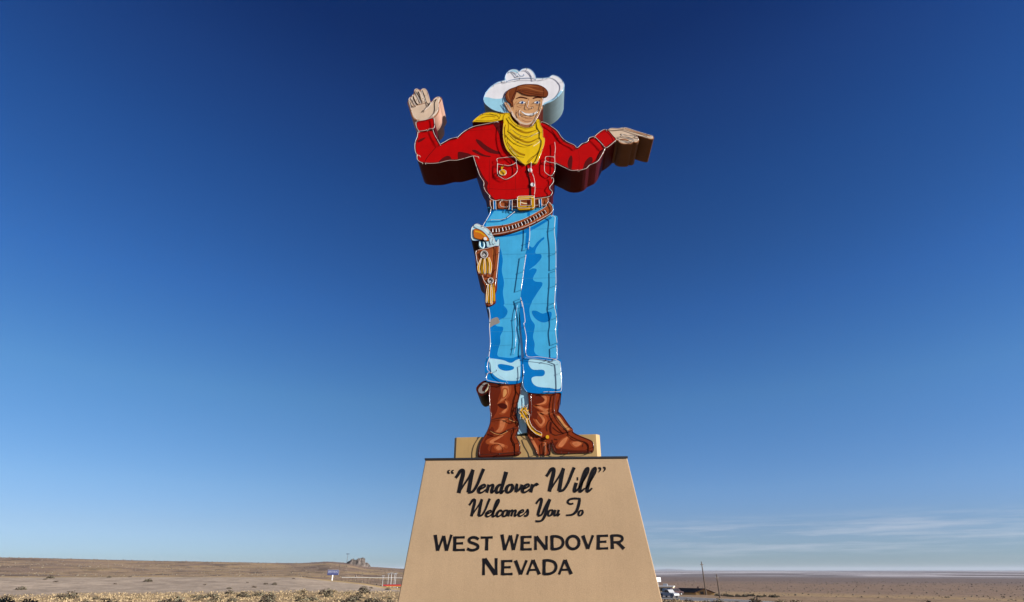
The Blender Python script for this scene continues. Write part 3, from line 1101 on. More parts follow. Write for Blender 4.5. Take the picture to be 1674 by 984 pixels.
# --- hands
hl_ = MB()
handL = zA([(250, 620), (190, 600), (148, 540), (122, 440), (108, 380), (66, 310), (90, 235), (135, 180), (178, 140), (185, 82), (230, 52), (272, 66), (300, 74), (350, 46), (400, 62), (440, 140), (468, 240), (490, 292, 1), (530, 242), (580, 204), (640, 198), (680, 226), (655, 290), (632, 330), (632, 450), (590, 530), (520, 590), (500, 640), (330, 640)])
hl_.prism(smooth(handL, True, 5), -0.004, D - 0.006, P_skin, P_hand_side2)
rim(hl_, handL, 1.5, P_skin_s, -0.008)
for pts, w in (([(105, 270), (125, 330), (160, 380), (215, 370)], .9), ([(160, 180), (190, 250), (220, 310), (255, 345)], 1.7), ([(205, 85), (240, 150), (290, 215), (330, 300)], 1.0), ([(330, 80), (365, 170), (400, 280), (440, 340)], 1.1), ([(435, 350), (470, 310)], .8), ([(310, 480), (350, 440), (345, 485)], .8), ([(420, 390), (500, 300), (590, 240)], .9), ([(585, 245), (545, 310), (548, 440), (540, 500)], 1.0), ([(265, 110), (290, 190), (300, 240)], 1.4)):
    line(hl_, zA(pts), w, P_line, -0.012)
line(hl_, zA([(130, 372), (260, 345), (400, 305)]), .8, P_skin_s, -0.010)
o = part(hl_, 'hand')
neon(o, zA([(235, 600), (160, 500), (125, 400), (92, 250), (120, 215), (160, 270), (215, 350)]))
neon(o, zA([(300, 300), (200, 100), (230, 55), (268, 90), (330, 200), (350, 270)]))
neon(o, zA([(150, 230), (160, 165), (200, 210), (260, 310)]))
neon(o, zA([(475, 320), (440, 160), (390, 62), (335, 60), (325, 110), (390, 280)]))
neon(o, zA([(380, 430), (440, 380), (510, 290), (580, 215), (640, 205), (620, 280), (612, 430), (520, 540)]))
hr_ = MB()
handR = zD([(120, 215), (165, 190), (230, 165), (360, 170), (450, 153), (540, 165), (700, 220), (900, 280), (1000, 310), (1030, 342), (1020, 374), (960, 378), (850, 352), (730, 312), (702, 312, 1), (745, 370), (747, 410), (702, 442), (640, 440), (600, 468), (450, 468), (370, 432), (350, 402), (280, 395), (200, 330)])
hr_.prism(smooth(handR, True, 5), -0.004, D - 0.006, P_skin, P_skin_side)
rim(hr_, handR, 1.2, P_skin_s, -0.008)
for pts, w in (([(170, 215), (300, 210), (450, 195), (600, 235), (800, 290), (930, 345)], .7), ([(390, 280), (440, 320), (560, 345), (650, 385)], 1.0), ([(400, 275), (500, 300), (640, 300), (700, 320)], .6), ([(390, 390), (460, 380), (540, 400)], 2.0), ([(540, 405), (600, 425), (650, 405)], .7), ([(700, 440), (690, 470)], .7)):
    line(hr_, zD(pts), w, P_line if w < 1.5 else P_skin_s, -0.012)
line(hr_, zD([(480, 175), (700, 245), (960, 320)]), 1.0, P_skin_s, -0.010)
o = part(hr_, 'hand')
neon(o, zD([(180, 185), (230, 168), (360, 172), (450, 157), (540, 168), (700, 222), (900, 282), (1000, 315), (990, 345), (930, 345), (720, 300)]))
neon(o, zD([(410, 300), (460, 285), (560, 305), (690, 330), (735, 370), (720, 400), (640, 380), (480, 335), (415, 300)]))
neon(o, zD([(365, 380), (380, 415), (460, 425), (600, 425), (640, 405), (560, 375)]))

# --- hat
hat = MB()
hat_out = zI([(50, 530), (72, 470), (110, 405), (180, 332), (270, 275), (378, 240, 1), (376, 205), (394, 150), (430, 105), (480, 80), (530, 75), (570, 88), (600, 108, 1), (640, 76), (700, 58), (760, 70), (812, 115), (842, 170), (856, 210, 1), (930, 210), (1000, 207), (1050, 198), (1100, 166), (1135, 165), (1200, 190), (1262, 250), (1292, 310), (1282, 362), (1252, 430), (1182, 510), (1090, 572), (970, 624), (800, 690), (600, 745), (380, 745), (270, 726), (180, 690), (100, 630), (60, 580)])
hat.prism(smooth(hat_out, True, 5), 0.0, D - 0.05, P_hat, P_hat_s)
decal(hat, zI([(60, 510), (110, 505), (200, 525), (300, 528), (390, 515), (450, 600), (520, 740, 1), (380, 740), (270, 720), (182, 684), (106, 625), (68, 575)]), P_hat_b, -0.006)
decal(hat, zI([(970, 622, 1), (1090, 568), (1180, 506), (1250, 428), (1240, 400), (1160, 490), (1080, 545), (975, 595, 1)]), P_hat_b, -0.006)
decal(hat, zI([(440, 120), (490, 92), (540, 92), (575, 120), (590, 145), (560, 130), (520, 112), (470, 115)]), P_hat_b, -0.006)
rim(hat, hat_out, 0.9, P_hat_b, -0.010)
for pts, w in (([(400, 268), (480, 242), (600, 224), (720, 216), (800, 222), (850, 236)], .5), ([(470, 118), (520, 140), (560, 190), (590, 185)], .6), ([(585, 145), (610, 175), (650, 182), (675, 165), (660, 150)], .6), ([(690, 95), (740, 120), (790, 200)], .6), ([(385, 450), (345, 520), (350, 590)], 1.0), ([(345, 610), (355, 670), (390, 720)], 1.0)):
    line(hat, zI(pts), w, P_nblue, -0.012)
o_hat = part(hat, 'hat')
H_ = lambda *a, **k: neon(o_hat, *a, m=M_neon_b, **k)
H_(zI([(378, 248), (280, 270), (180, 330), (110, 402), (70, 470), (52, 530), (62, 580), (102, 628), (180, 685), (270, 722), (360, 740)]))
H_(zI([(400, 250), (382, 205), (398, 150), (432, 108), (482, 82), (532, 78), (572, 90), (598, 112), (640, 78), (700, 62), (760, 73), (812, 118), (842, 172), (850, 225)]))
H_(zI([(400, 262), (480, 238), (600, 218), (720, 208), (860, 212), (940, 212), (1045, 202), (1100, 170), (1135, 170), (1200, 194), (1260, 252), (1286, 312), (1262, 400), (1180, 500), (1090, 560), (980, 612)]))
H_(zI([(430, 125), (500, 105), (545, 150), (580, 185), (640, 178), (672, 160)]), so=0.05, r=0.009)

# --- head: generic cheerful cowboy face
head = MB()
face_out = zI([(545, 400), (700, 430), (860, 440), (950, 470), (968, 530), (952, 600), (962, 670), (930, 720), (905, 780), (868, 850), (830, 915), (810, 1000), (640, 1000), (590, 900), (540, 850), (495, 795), (468, 740), (440, 725), (400, 672), (366, 592), (400, 582), (440, 615), (490, 620), (500, 540)])
head.prism(smooth(face_out, True, 5), -0.02, D - 0.09, P_skin_d, P_hair_d)
rim(head, face_out, 0.8, P_skin_s, -0.024)
line(head, zI([(480, 720), (540, 820), (620, 890), (720, 915), (800, 880), (860, 800)]), [2.6, 3.4, 2.6, 1.4], P_skin, -0.024)
decal(head, zI([(520, 800), (600, 880), (700, 915), (790, 900), (800, 990, 1), (650, 990, 1), (590, 900)]), P_skin_s, -0.023)
for pts, w, m_ in (([(545, 530), (620, 505), (725, 525)], [0.8, 2.6, 2.0], P_hair_d), ([(805, 525), (880, 505), (945, 520)], [2.0, 2.6, 1.0], P_hair_d),
                   ([(745, 520), (735, 600), (715, 650), (745, 675), (800, 670)], .9, P_skin_s), ([(770, 640), (810, 650), (820, 670)], .8, P_skin_s),
                   ([(625, 715), (680, 770), (760, 790), (830, 770), (880, 715)], .9, P_hair_d),
                   ([(600, 690), (580, 740), (600, 800)], .8, P_skin_s), ([(905, 690), (912, 730), (890, 780)], .8, P_skin_s),
                   ([(690, 825), (750, 835), (800, 825)], .8, P_skin_s), ([(560, 640), (600, 660), (640, 650)], .6, P_skin_s), ([(555, 700), (545, 760), (570, 820)], .8, P_skin_s), ([(600, 625), (650, 632), (700, 622)], .5, P_skin_s), ([(850, 622), (890, 628), (925, 615)], .5, P_skin_s), ([(640, 850), (700, 875), (780, 875)], .7, P_skin_s), ([(620, 470), (700, 490), (790, 500)], .5, P_skin_s), ([(395, 605), (420, 640), (430, 690)], .7, P_skin_s),
                   ([(560, 570), (520, 620), (505, 690)], .7, P_skin_s)):
    line(head, zI(pts), w, m_, -0.030)
decal(head, zI([(630, 722), (690, 745), (760, 752), (825, 742), (875, 722), (830, 765), (760, 783), (685, 765)]), P_whitep, -0.032)
for ex in (645, 875):
    decal(head, zI([(ex - 55, 590), (ex - 10, 565), (ex + 45, 585), (ex, 605)]), P_whitep, -0.028)
    decal(head, zI([(ex + 17 * math.cos(a), 586 + 17 * math.sin(a)) for a in np.linspace(0, 2 * math.pi, 12)[:-1]]), P_nblue, -0.034)
    line(head, zI([(ex - 60, 592), (ex - 10, 560), (ex + 52, 582)]), .7, P_hair_d, -0.036)
o_head = part(head, 'head')
hair = MB()
hair_out = zI([(385, 490), (388, 450), (420, 400), (470, 370), (540, 345), (600, 320), (680, 305), (780, 302), (880, 310), (960, 340), (1012, 380), (1042, 430), (1036, 472), (1005, 502), (950, 500), (850, 487), (740, 480), (650, 455), (572, 415), (548, 450), (527, 510), (502, 560), (508, 600), (500, 648), (480, 640), (458, 600), (420, 572), (394, 530)])
hair.prism(smooth(hair_out, True, 5), -0.045, 0.5, P_hair, P_hair_d)
rim(hair, hair_out, 0.9, P_hair_d, -0.049)
for pts, w, m_ in (([(590, 370), (720, 360), (860, 400), (980, 420)], [.6, 2.0, 1.6, .6], P_hair_l), ([(600, 345), (760, 330), (900, 350)], [.6, 1.4, .5], P_hair_l), ([(440, 410), (425, 470), (450, 550)], [.6, 2.2, .8], P_hair_l),
                   ([(580, 395), (700, 430), (850, 460), (960, 470)], .8, P_hair_d), ([(560, 350), (540, 420), (500, 500), (480, 580)], 1.4, P_hair_d), ([(960, 360), (975, 430), (965, 490)], .8, P_hair_d), ([(640, 400), (760, 410), (900, 440)], .5, P_hair_d)):
    line(hair, zI(pts), w, m_, -0.053)
part(hair, 'hair', o_head)
F_ = lambda *a, **k: neon(o_head, *a, **{**dict(base=-0.02, so=0.06, r=0.009), **k})
F_(zI([(372, 590), (405, 640), (440, 700)]))
F_(zI([(415, 590), (450, 640), (470, 700), (500, 790), (560, 850), (620, 905)]))
F_(zI([(958, 520), (950, 620), (925, 700), (895, 780), (850, 860), (800, 930), (770, 945)]))
F_(zI([(630, 715), (690, 748), (760, 758), (830, 745), (880, 712)]))
F_(zI([(640, 735), (690, 772), (760, 788), (830, 770), (872, 735)]))
F_(zI([(610, 700), (595, 745), (610, 800)]))
F_(zI([(598, 585), (640, 565), (692, 582)]))
F_(zI([(825, 585), (870, 565), (922, 582)]))
F_(zI([(742, 560), (735, 610), (722, 650), (750, 672), (800, 665)]))

# --- kerchief
ker = MB()
ker_out = zK([(640, 120), (690, 205), (780, 275), (880, 308), (960, 306), (1030, 240), (1055, 182), (1092, 190), (1110, 270), (1145, 340), (1150, 450), (1176, 480), (1170, 560), (1140, 650), (1102, 760), (1052, 860), (985, 862), (935, 862), (880, 888, 1), (790, 832), (690, 752), (600, 662), (560, 572), (540, 480), (533, 380), (543, 250), (540, 150), (580, 95)])
ker.prism(smooth(ker_out, True, 5), -0.06, 0.3, P_yel, P_ochre)
rim(ker, ker_out, 0.8, P_ochre, -0.064)
for pts, w in (([(650, 240), (720, 320), (820, 375), (920, 390), (1050, 350)], [.8, 2.6, 3.4, 3.0, .8]), ([(630, 380), (720, 450), (840, 520), (950, 535), (1095, 465)], [.8, 2.8, 3.6, 2.6, .8]), ([(610, 540), (690, 640), (790, 710), (875, 735)], [.8, 2.6, 3.4, 3.0]), ([(575, 270), (562, 360), (575, 470)], 1.4), ([(1070, 700), (1010, 760), (920, 850)], 1.8), ([(610, 200), (620, 300), (610, 380)], 1.2)):
    line(ker, zK(pts), w, P_ochre, -0.066)
for pts, w in (([(620, 150), (700, 255), (800, 310), (900, 322), (1020, 280)], .6), ([(680, 345), (760, 410), (870, 450), (960, 440), (1040, 400)], .6), ([(640, 435), (730, 520), (860, 580), (960, 580), (1060, 520)], .6), ([(600, 480), (610, 560), (680, 660), (780, 760)], .6), ([(555, 300), (560, 400), (575, 520), (640, 660), (740, 770), (830, 850)], .7), ([(1040, 240), (1048, 330), (1100, 380), (1095, 460), (1130, 540), (1090, 680), (1030, 840)], .7), ([(900, 850), (960, 780), (1040, 730), (1090, 690)], .6), ([(640, 640), (720, 740), (860, 770)], .5)):
    line(ker, zK(pts), w, P_line, -0.070)
line(ker, zK([(960, 450), (1060, 400), (1085, 385)]), 1.0, P_cream, -0.070)
line(ker, zK([(1000, 600), (1060, 560), (1110, 520)]), 1.2, P_cream, -0.070)
line(ker, zK([(640, 600), (700, 690), (760, 740)]), .8, P_cream, -0.070)
o_ker = part(ker, 'kerchief')
kt = MB()
kt_out = zK([(64, 225, 1), (130, 160), (220, 102), (330, 76), (430, 85), (520, 92), (590, 84), (650, 95), (640, 150), (540, 192), (460, 212), (350, 228), (200, 230)])
kt.prism(smooth(kt_out, True, 5), -0.05, D - 0.03, P_yel, P_maroon)
rim(kt, kt_out, 0.8, P_ochre, -0.054)
for pts, w, m_ in (([(330, 100), (400, 120), (460, 140)], .7, P_line), ([(120, 205), (300, 210), (440, 190)], .6, P_line), ([(450, 130), (470, 170), (440, 200)], 1.2, P_ochre), ([(480, 110), (520, 100), (600, 110)], 1.4, P_ochre), ([(500, 120), (480, 180)], .7, P_line), ([(200, 170), (300, 140), (420, 150)], 1.2, P_ochre)):
    line(kt, zK(pts), w, m_, -0.060)
part(kt, 'knot_tail', o_ker)
K_ = lambda *a, **k: neon(o_ker, *a, **{**dict(base=-0.06, m=M_neon_y, so=0.07, r=0.010), **k})
K_(zK([(545, 250), (535, 380), (542, 480), (562, 570), (602, 660), (690, 750), (790, 828), (875, 880)]))
K_(zK([(1100, 200), (1110, 270), (1143, 345), (1148, 450), (1170, 485), (1165, 560), (1138, 650), (1100, 755), (1050, 852)]))
K_(zK([(640, 140), (700, 225), (800, 295), (900, 318), (1000, 290)]))
K_(zK([(660, 330), (760, 425), (870, 465), (1060, 395)]))
K_(zK([(630, 400), (740, 510), (870, 570), (970, 570), (1100, 500)]))
K_(zK([(75, 218), (140, 158), (225, 102), (330, 78), (450, 92)]), base=-0.05)

# --- trousers
tro = MB()
tro_out = [(803, 338), (803, 341), (801, 350), (795, 358), (792, 365), (789, 371), (785, 385), (786, 402), (789, 440), (792, 480), (796.5, 503)] \
    + zM([(78, 90), (88, 140), (84, 250), (92, 350), (92, 430), (78, 530), (60, 545), (60, 580, 1), (390, 590, 1), (388, 545), (380, 440), (372, 330), (366, 180), (362, 60, 1), (375, 150), (388, 300), (402, 440), (414, 545), (414, 580, 1), (736, 590, 1), (740, 540), (738, 420), (735, 300), (738, 200), (727, 100), (718, 0)]) \
    + zL([(716, 984), (722, 850), (724, 760), (726, 600), (729, 450), (722, 300), (722, 200), (728, 136), (660, 120), (680, 60), (640, 20)])
tro.prism(smooth(tro_out, True, 4), 0.012, D - 0.02, P_blue, P_dblue)
LM = lambda a, b: zL(a) + zM(b)
decal(tro, LM([(140, 420, 1), (185, 430), (213, 540), (205, 650), (225, 760), (215, 860), (230, 960)], [(220, 50), (250, 85), (258, 120), (232, 165), (175, 195), (150, 235), (160, 250), (214, 258), (213, 295), (190, 345), (190, 405), (170, 470), (165, 530), (220, 545), (300, 550), (360, 530), (386, 520, 1), (388, 575, 1), (65, 575, 1), (80, 530), (94, 430), (92, 350), (86, 250), (89, 140), (80, 90), (68, 70, 1)]) + [(793, 480), (790, 440), (788, 405)], P_dblue, 0.004)
decal(tro, LM([(430, 490), (460, 420), (500, 430), (540, 380), (596, 335), (606, 348), (570, 380), (530, 440), (525, 488), (572, 495), (578, 530), (530, 590), (460, 645), (500, 628), (535, 645), (500, 720), (520, 752), (580, 760), (586, 790), (540, 860), (490, 940)], [(490, 20), (465, 90), (480, 180), (515, 235), (510, 290), (500, 350), (515, 420), (512, 490), (560, 532), (700, 548), (736, 530, 1), (736, 575, 1), (416, 575, 1), (404, 440), (390, 300), (378, 150), (374, 60)]) + zL([(380, 940), (392, 820), (415, 640)]), P_dblue, 0.004)
decal(tro, zM([(490, 108), (530, 104), (590, 130), (650, 112), (676, 125), (662, 190), (602, 214), (542, 192), (502, 150)]), P_dblue, 0.004)
decal(tro, zL([(125, 312), (300, 305), (480, 240), (650, 150), (668, 160), (500, 262), (420, 296), (300, 322), (170, 332)]), P_dblue, 0.004)
decal(tro, zL([(448, 85), (470, 85), (472, 125), (446, 135)]), P_dblue, 0.004, sm=False)
decal(tro, zL([(440, 245), (466, 240), (462, 330), (448, 440), (425, 440), (432, 330)]), P_dblue, 0.0035, sm=False)
decal(tro, zL([(100, 72), (330, 80), (420, 88), (520, 90), (600, 70), (560, 92), (420, 104), (330, 92), (135, 84), (60, 190), (50, 235), (24, 235), (60, 165)]), P_dblue, 0.003, sm=False)
line(tro, zL([(90, 182), (170, 186), (250, 165), (330, 92)]), 1.2, P_dblue, 0.003)
line(tro, zL([(724, 140), (718, 300), (724, 450), (722, 600), (718, 760), (714, 984)]) + zM([(722, 100), (733, 200), (731, 300), (733, 420), (735, 545)]), 1.5, P_dblue, 0.002)
for yy, x0, x1 in ((255, 470, 718), (492, 190, 722), (722, 215, 722), (965, 235, 714)):
    line(tro, zL([(x0, yy + 2), ((x0 + x1) / 2, yy), (x1, yy - 6)]), 0.42, P_seam, 0.0015)
for yy, x0, x1 in ((175, 95, 370), (298, 88, 735), (430, 95, 375)):
    line(tro, zM([(x0, yy + 5), ((x0 + x1) / 2, yy), (x1, yy - 6)]), 0.42, P_seam, 0.0015)
decal(tro, zM([(88, 262), (128, 240), (180, 220), (182, 195), (160, 165), (112, 180), (96, 205)]), P_prim, 0.0005)
o_tro = part(tro, 'trousers')
T_ = lambda *a, **k: neon(o_tro, *a, **{**dict(base=0.012, so=0.11), **k})
T_(zL([(675, 125), (700, 138), (708, 160), (700, 270), (712, 380), (716, 500), (716, 620)]))
T_(zL([(714, 640), (716, 760), (708, 860), (704, 984)]))
T_(zM([(704, 20), (700, 60), (716, 130), (722, 210), (712, 290), (726, 400)]))
T_(zM([(724, 430), (726, 550), (700, 560), (560, 540), (440, 530), (434, 400), (436, 350), (414, 230), (424, 200), (405, 60), (388, 0)]))
T_(zL([(468, 232), (468, 330), (455, 432)]))
T_(zL([(432, 500), (418, 600), (402, 720), (388, 822)]))
T_(zL([(382, 905), (398, 984)]))
T_(zM([(80, 75), (92, 150), (88, 260), (94, 360), (94, 440), (82, 535)]))
T_(zL([(100, 68), (92, 110), (62, 165), (40, 200), (24, 228)]))
T_(zL([(100, 168), (180, 168), (250, 150), (326, 92)]), so=0.07)
T_(zM([(355, 40), (330, 180), (338, 330), (330, 450), (318, 510)]), m=M_neon_b, so=0.05, r=0.007)

# pale panel closing the gap between the legs
gap = MB()
gap.prism([(848, 560), (857, 500), (866, 560), (868, 640), (866, 706), (846, 710)], 0.06, 0.7, P_pale, P_pale)
part(gap, 'leg_panel')

# --- trouser cuffs
cl = MB()
cuff1 = zM([(80, 540), (60, 562), (46, 600), (45, 680), (62, 702), (56, 760), (90, 776), (250, 797), (380, 782), (396, 700), (392, 560), (300, 552), (150, 540)])
cl.prism(smooth(cuff1, True, 5), -0.03, D - 0.01, P_dblue, P_dblue)
decal(cl, zM([(85, 590), (92, 556), (150, 560), (220, 572), (290, 597), (342, 570), (378, 576), (376, 740), (340, 765), (220, 760), (140, 720), (92, 652)]), P_pale, -0.036)
decal(cl, zM([(168, 615), (210, 608), (312, 630), (308, 660), (240, 672), (182, 650)]), P_dblue, -0.042)
o = part(cl, 'trouser_cuff')
neon(o, zM([(88, 548), (70, 600), (70, 665), (110, 690), (70, 695), (60, 750), (92, 768), (170, 782), (240, 790)]), base=-0.03)
neon(o, zM([(80, 560), (140, 570), (160, 690), (230, 750), (260, 785)]), base=-0.03, r=0.007, m=M_neon_b)
cl = MB()
cuff2 = zM([(415, 546), (560, 550), (738, 562), (770, 602), (776, 862), (740, 878), (590, 888), (440, 868), (412, 800), (405, 600)])
cl.prism(smooth(cuff2, True, 5), -0.03, D - 0.012, P_dblue, P_dblue)
decal(cl, zM([(458, 575), (500, 558), (600, 572), (700, 575), (752, 600), (764, 828), (650, 832), (540, 820), (495, 785), (487, 742), (522, 725), (590, 722), (612, 692), (592, 662), (500, 660), (462, 620)]), P_pale, -0.036)
o = part(cl, 'trouser_cuff')
neon(o, zM([(690, 562), (745, 582), (758, 610), (768, 740), (768, 845), (740, 868), (600, 870)]), base=-0.03)
neon(o, zM([(440, 868), (412, 830), (400, 780), (410, 700), (404, 610)]), base=-0.03, r=0.008, m=M_neon_b)
neon(o, zM([(425, 548), (520, 558), (680, 580), (740, 600)]), base=-0.03, r=0.008, m=M_neon_b)

# --- belt with loops and buckle
be = MB()
be_out = zE([(195, 80), (400, 100), (580, 98), (740, 80), (900, 70), (1100, 60), (1372, 25), (1368, 120), (1325, 192), (1200, 210), (1100, 232), (750, 250), (600, 262), (420, 264), (320, 262), (215, 245)])
be.prism(smooth(be_out, True, 4), -0.015, D - 0.04, P_brown, P_navy)
for pts, w, m_ in (([(345, 110), (340, 180), (350, 250)], 2.0, P_brown_d), ([(640, 130), (730, 130)], 1.6, P_brown_d), ([(460, 120), (530, 150), (520, 220)], 1.0, P_brown_d), ([(430, 130), (420, 190), (470, 210)], 1.4, P_brown_l), ([(655, 190), (735, 180)], 1.6, P_brown_l), ([(1250, 110), (1300, 100), (1330, 140)], 1.6, P_brown_l), ([(1110, 110), (1160, 100), (1170, 150)], 1.2, P_brown_d), ([(220, 130), (235, 220)], 1.4, P_brown_d), ([(215, 100), (420, 112), (740, 100)], 0.8, P_brown_d), ([(330, 255), (600, 255), (750, 245)], 0.7, P_brown_d)):
    line(be, zE(pts), w, m_, -0.021)
o_belt = part(be, 'belt')
for pts in ([(262, 95), (312, 100), (318, 268), (268, 268)], [(590, 92), (642, 92), (640, 280), (576, 270)], [(1180, 65), (1232, 62), (1240, 218), (1190, 220)]):
    lp = MB()
    lp.prism(zE(pts), -0.045, 0.0, P_dblue, P_dblue)
    lo = part(lp, 'belt_loop', o_belt)
    neon(lo, zE([pts[0], (pts[0][0] + 4, pts[0][1] + 80), pts[3]]), base=-0.045, so=0.05, r=0.010)
    neon(lo, zE([pts[1], (pts[1][0] + 2, pts[1][1] + 80), pts[2]]), base=-0.045, so=0.05, r=0.010)
neon(o_belt, zE([(200, 100), (205, 180), (225, 245)]), base=-0.015, so=0.06)
neon(o_belt, zE([(450, 90), (405, 120), (400, 180), (440, 218), (560, 218), (580, 100)]), base=-0.015, so=0.06)
neon(o_belt, zE([(645, 100), (640, 212), (740, 212)]), base=-0.015, so=0.06)
neon(o_belt, zE([(1105, 190), (1160, 190), (1186, 160), (1188, 85)]), base=-0.015, so=0.06)
neon(o_belt, zE([(1228, 80), (1238, 170), (1300, 190), (1350, 150), (1365, 100), (1358, 45)]), base=-0.015, so=0.06)
bk = MB()
bk.prism(zE([(745, 30), (775, 8), (1060, -5), (1092, 22), (1100, 225), (1060, 264), (800, 288), (755, 262)]), -0.09, 0.0, P_gold, P_ochre)
decal(bk, zE([(800, 82), (1028, 68), (1028, 198), (800, 212)]), P_brown_d, -0.094, sm=False)
decal(bk, zE([(815, 100), (960, 95), (960, 190), (815, 196)]), P_brown, -0.097, sm=False)
for pts, w, m_ in (([(760, 50), (900, 40), (1080, 30)], 1.4, P_cream), ([(820, 130), (880, 150), (940, 155)], 1.4, P_cream), ([(765, 245), (900, 245), (1080, 225)], 1.6, P_ochre), ([(1060, 50), (1065, 200)], 1.2, P_ochre), ([(770, 80), (775, 230)], 1.0, P_ochre), ([(960, 90), (985, 180)], 2.4, P_brown_d)):
    line(bk, zE(pts), w, m_, -0.098)
o_bk = part(bk, 'buckle', o_belt)
for v in ([(748, 30), (775, 10), (1060, 0), (1088, 22), (1094, 225), (1060, 240), (775, 246), (750, 225)], [(810, 82), (1022, 74), (1025, 190), (808, 200)]):
    pp = zE(v)
    mb = MB()
    mb.tube([px(q[0], q[1], -0.15) for q in smooth([p + (1,) for p in pp], True, 2)], 0.0125, M_neon, 6, True)
    for q in (pp[0], pp[2]):
        c = px(q[0], q[1], -0.15)
        mb.tube([Vector((c.x, -0.09, c.z)), Vector((c.x, -0.14, c.z))], 0.011, M_post, 5)
    for i in range(len(mb.v)):
        mb.v[i] = tuple(Vector(mb.v[i]) - SO)
    # a third level is the last: the tube ring is one with its buckle
    me = o_bk.data
    bm = bmesh.new()
    bm.from_mesh(me)
    base = len(me.materials)
    for m_ in mb.mats:
        me.materials.append(m_)
    vs_ = [bm.verts.new(v_) for v_ in mb.v]
    for f_, mi_ in zip(mb.f, mb.m):
        try:
            nf = bm.faces.new([vs_[k] for k in f_])
            nf.material_index = base + mi_
        except ValueError:
            pass
    bm.to_mesh(me)
    bm.free()

# --- gun belt and its cartridges
gb_ = MB()
gb_out = zE([(60, 640), (120, 625), (250, 608), (500, 578), (750, 508), (950, 428), (1150, 318), (1290, 236), (1350, 185), (1385, 118), (1425, 160), (1462, 230), (1458, 302), (1402, 372), (1252, 472), (1052, 582), (852, 672), (602, 752), (402, 792), (280, 797), (180, 770)])
gb_.prism(smooth(gb_out, True, 4), -0.055, 0.2, P_brown, P_brown_d)
rim(gb_, gb_out, 0.9, P_brown_d, -0.059)
cen = smooth(zE([(210, 690), (330, 690), (450, 672), (620, 630), (780, 580), (940, 515), (1080, 445), (1200, 378), (1330, 300)]), False, 12)
line(gb_, cen, 5.2, P_hair_d, -0.060, sm=False)
line(gb_, zE([(1370, 200), (1410, 230), (1405, 320)]), 1.4, P_brown_l, -0.060)
o_gb = part(gb_, 'gun_belt')
acc = [0.0]
for i in range(1, len(cen)):
    acc.append(acc[-1] + math.hypot(cen[i][0] - cen[i - 1][0], cen[i][1] - cen[i - 1][1]))
NC = 18
for k in range(NC):
    s = acc[-1] * (k + 0.5) / NC
    i = max(1, min(len(cen) - 1, int(np.searchsorted(acc, s))))
    c = cen[i]
    dx, dy = cen[i][0] - cen[i - 1][0], cen[i][1] - cen[i - 1][1]
    d = math.hypot(dx, dy)
    nx, ny = -dy / d, dx / d
    a = px(c[0] + nx * 3.2, c[1] + ny * 3.2, -0.1)
    b = px(c[0] - nx * 2.9, c[1] - ny * 2.9, -0.1)
    cm = MB()
    t = b - a
    cm.tube([a, a + t * 0.22, a + t * 0.225, a + t * 0.75, a + t * 0.92, b], [0.028, 0.028, 0.020, 0.020, 0.014, 0.004], M_neon if k % 3 else P_whitep, 7)
    part(cm, 'cartridge', o_gb, smooth_=True)
neon(o_gb, zE([(100, 628), (250, 612), (500, 582), (750, 512), (950, 432), (1150, 322), (1290, 240), (1335, 195)]), base=-0.055, so=0.05, r=0.008)
neon(o_gb, zE([(270, 770), (400, 755), (600, 715), (850, 640), (1050, 555), (1250, 450), (1400, 362), (1455, 300), (1458, 232), (1425, 170), (1390, 130)]), base=-0.055, so=0.05)

# --- holster, tassels, revolver
ho = MB()
ho_out = zF([(113, 368), (128, 350), (230, 330), (330, 298), (372, 308), (362, 450), (348, 640), (342, 770), (326, 820), (330, 900), (318, 925), (260, 955), (218, 925), (208, 740), (186, 700), (190, 655), (130, 592), (114, 480)])
ho.prism(smooth(ho_out, True, 4), -0.05, D - 0.02, P_brown, P_hair_d)
rim(ho, ho_out, 1.2, P_brown_d, -0.054)
for pts, w, m_ in (([(335, 315), (325, 450), (300, 640)], 1.2, P_brown_d), ([(300, 340), (300, 500), (285, 640)], [2.0, 4.0, 2.0], P_brown_l), ([(150, 380), (150, 460), (140, 560)], 2.2, P_brown_l), ([(200, 640), (260, 650), (330, 700)], 1.8, P_brown_d), ([(230, 740), (235, 900)], 1.4, P_brown_d), ([(260, 620), (330, 560)], 1.0, P_brown_d)):
    line(ho, zF(pts), w, m_, -0.060)
o_ho = part(ho, 'holster')
neon(o_ho, zF([(135, 495), (122, 420), (125, 360), (230, 335), (330, 305), (366, 312), (350, 520), (326, 725)]), base=-0.05)
neon(o_ho, zF([(185, 625), (205, 680), (238, 720)]), base=-0.05)
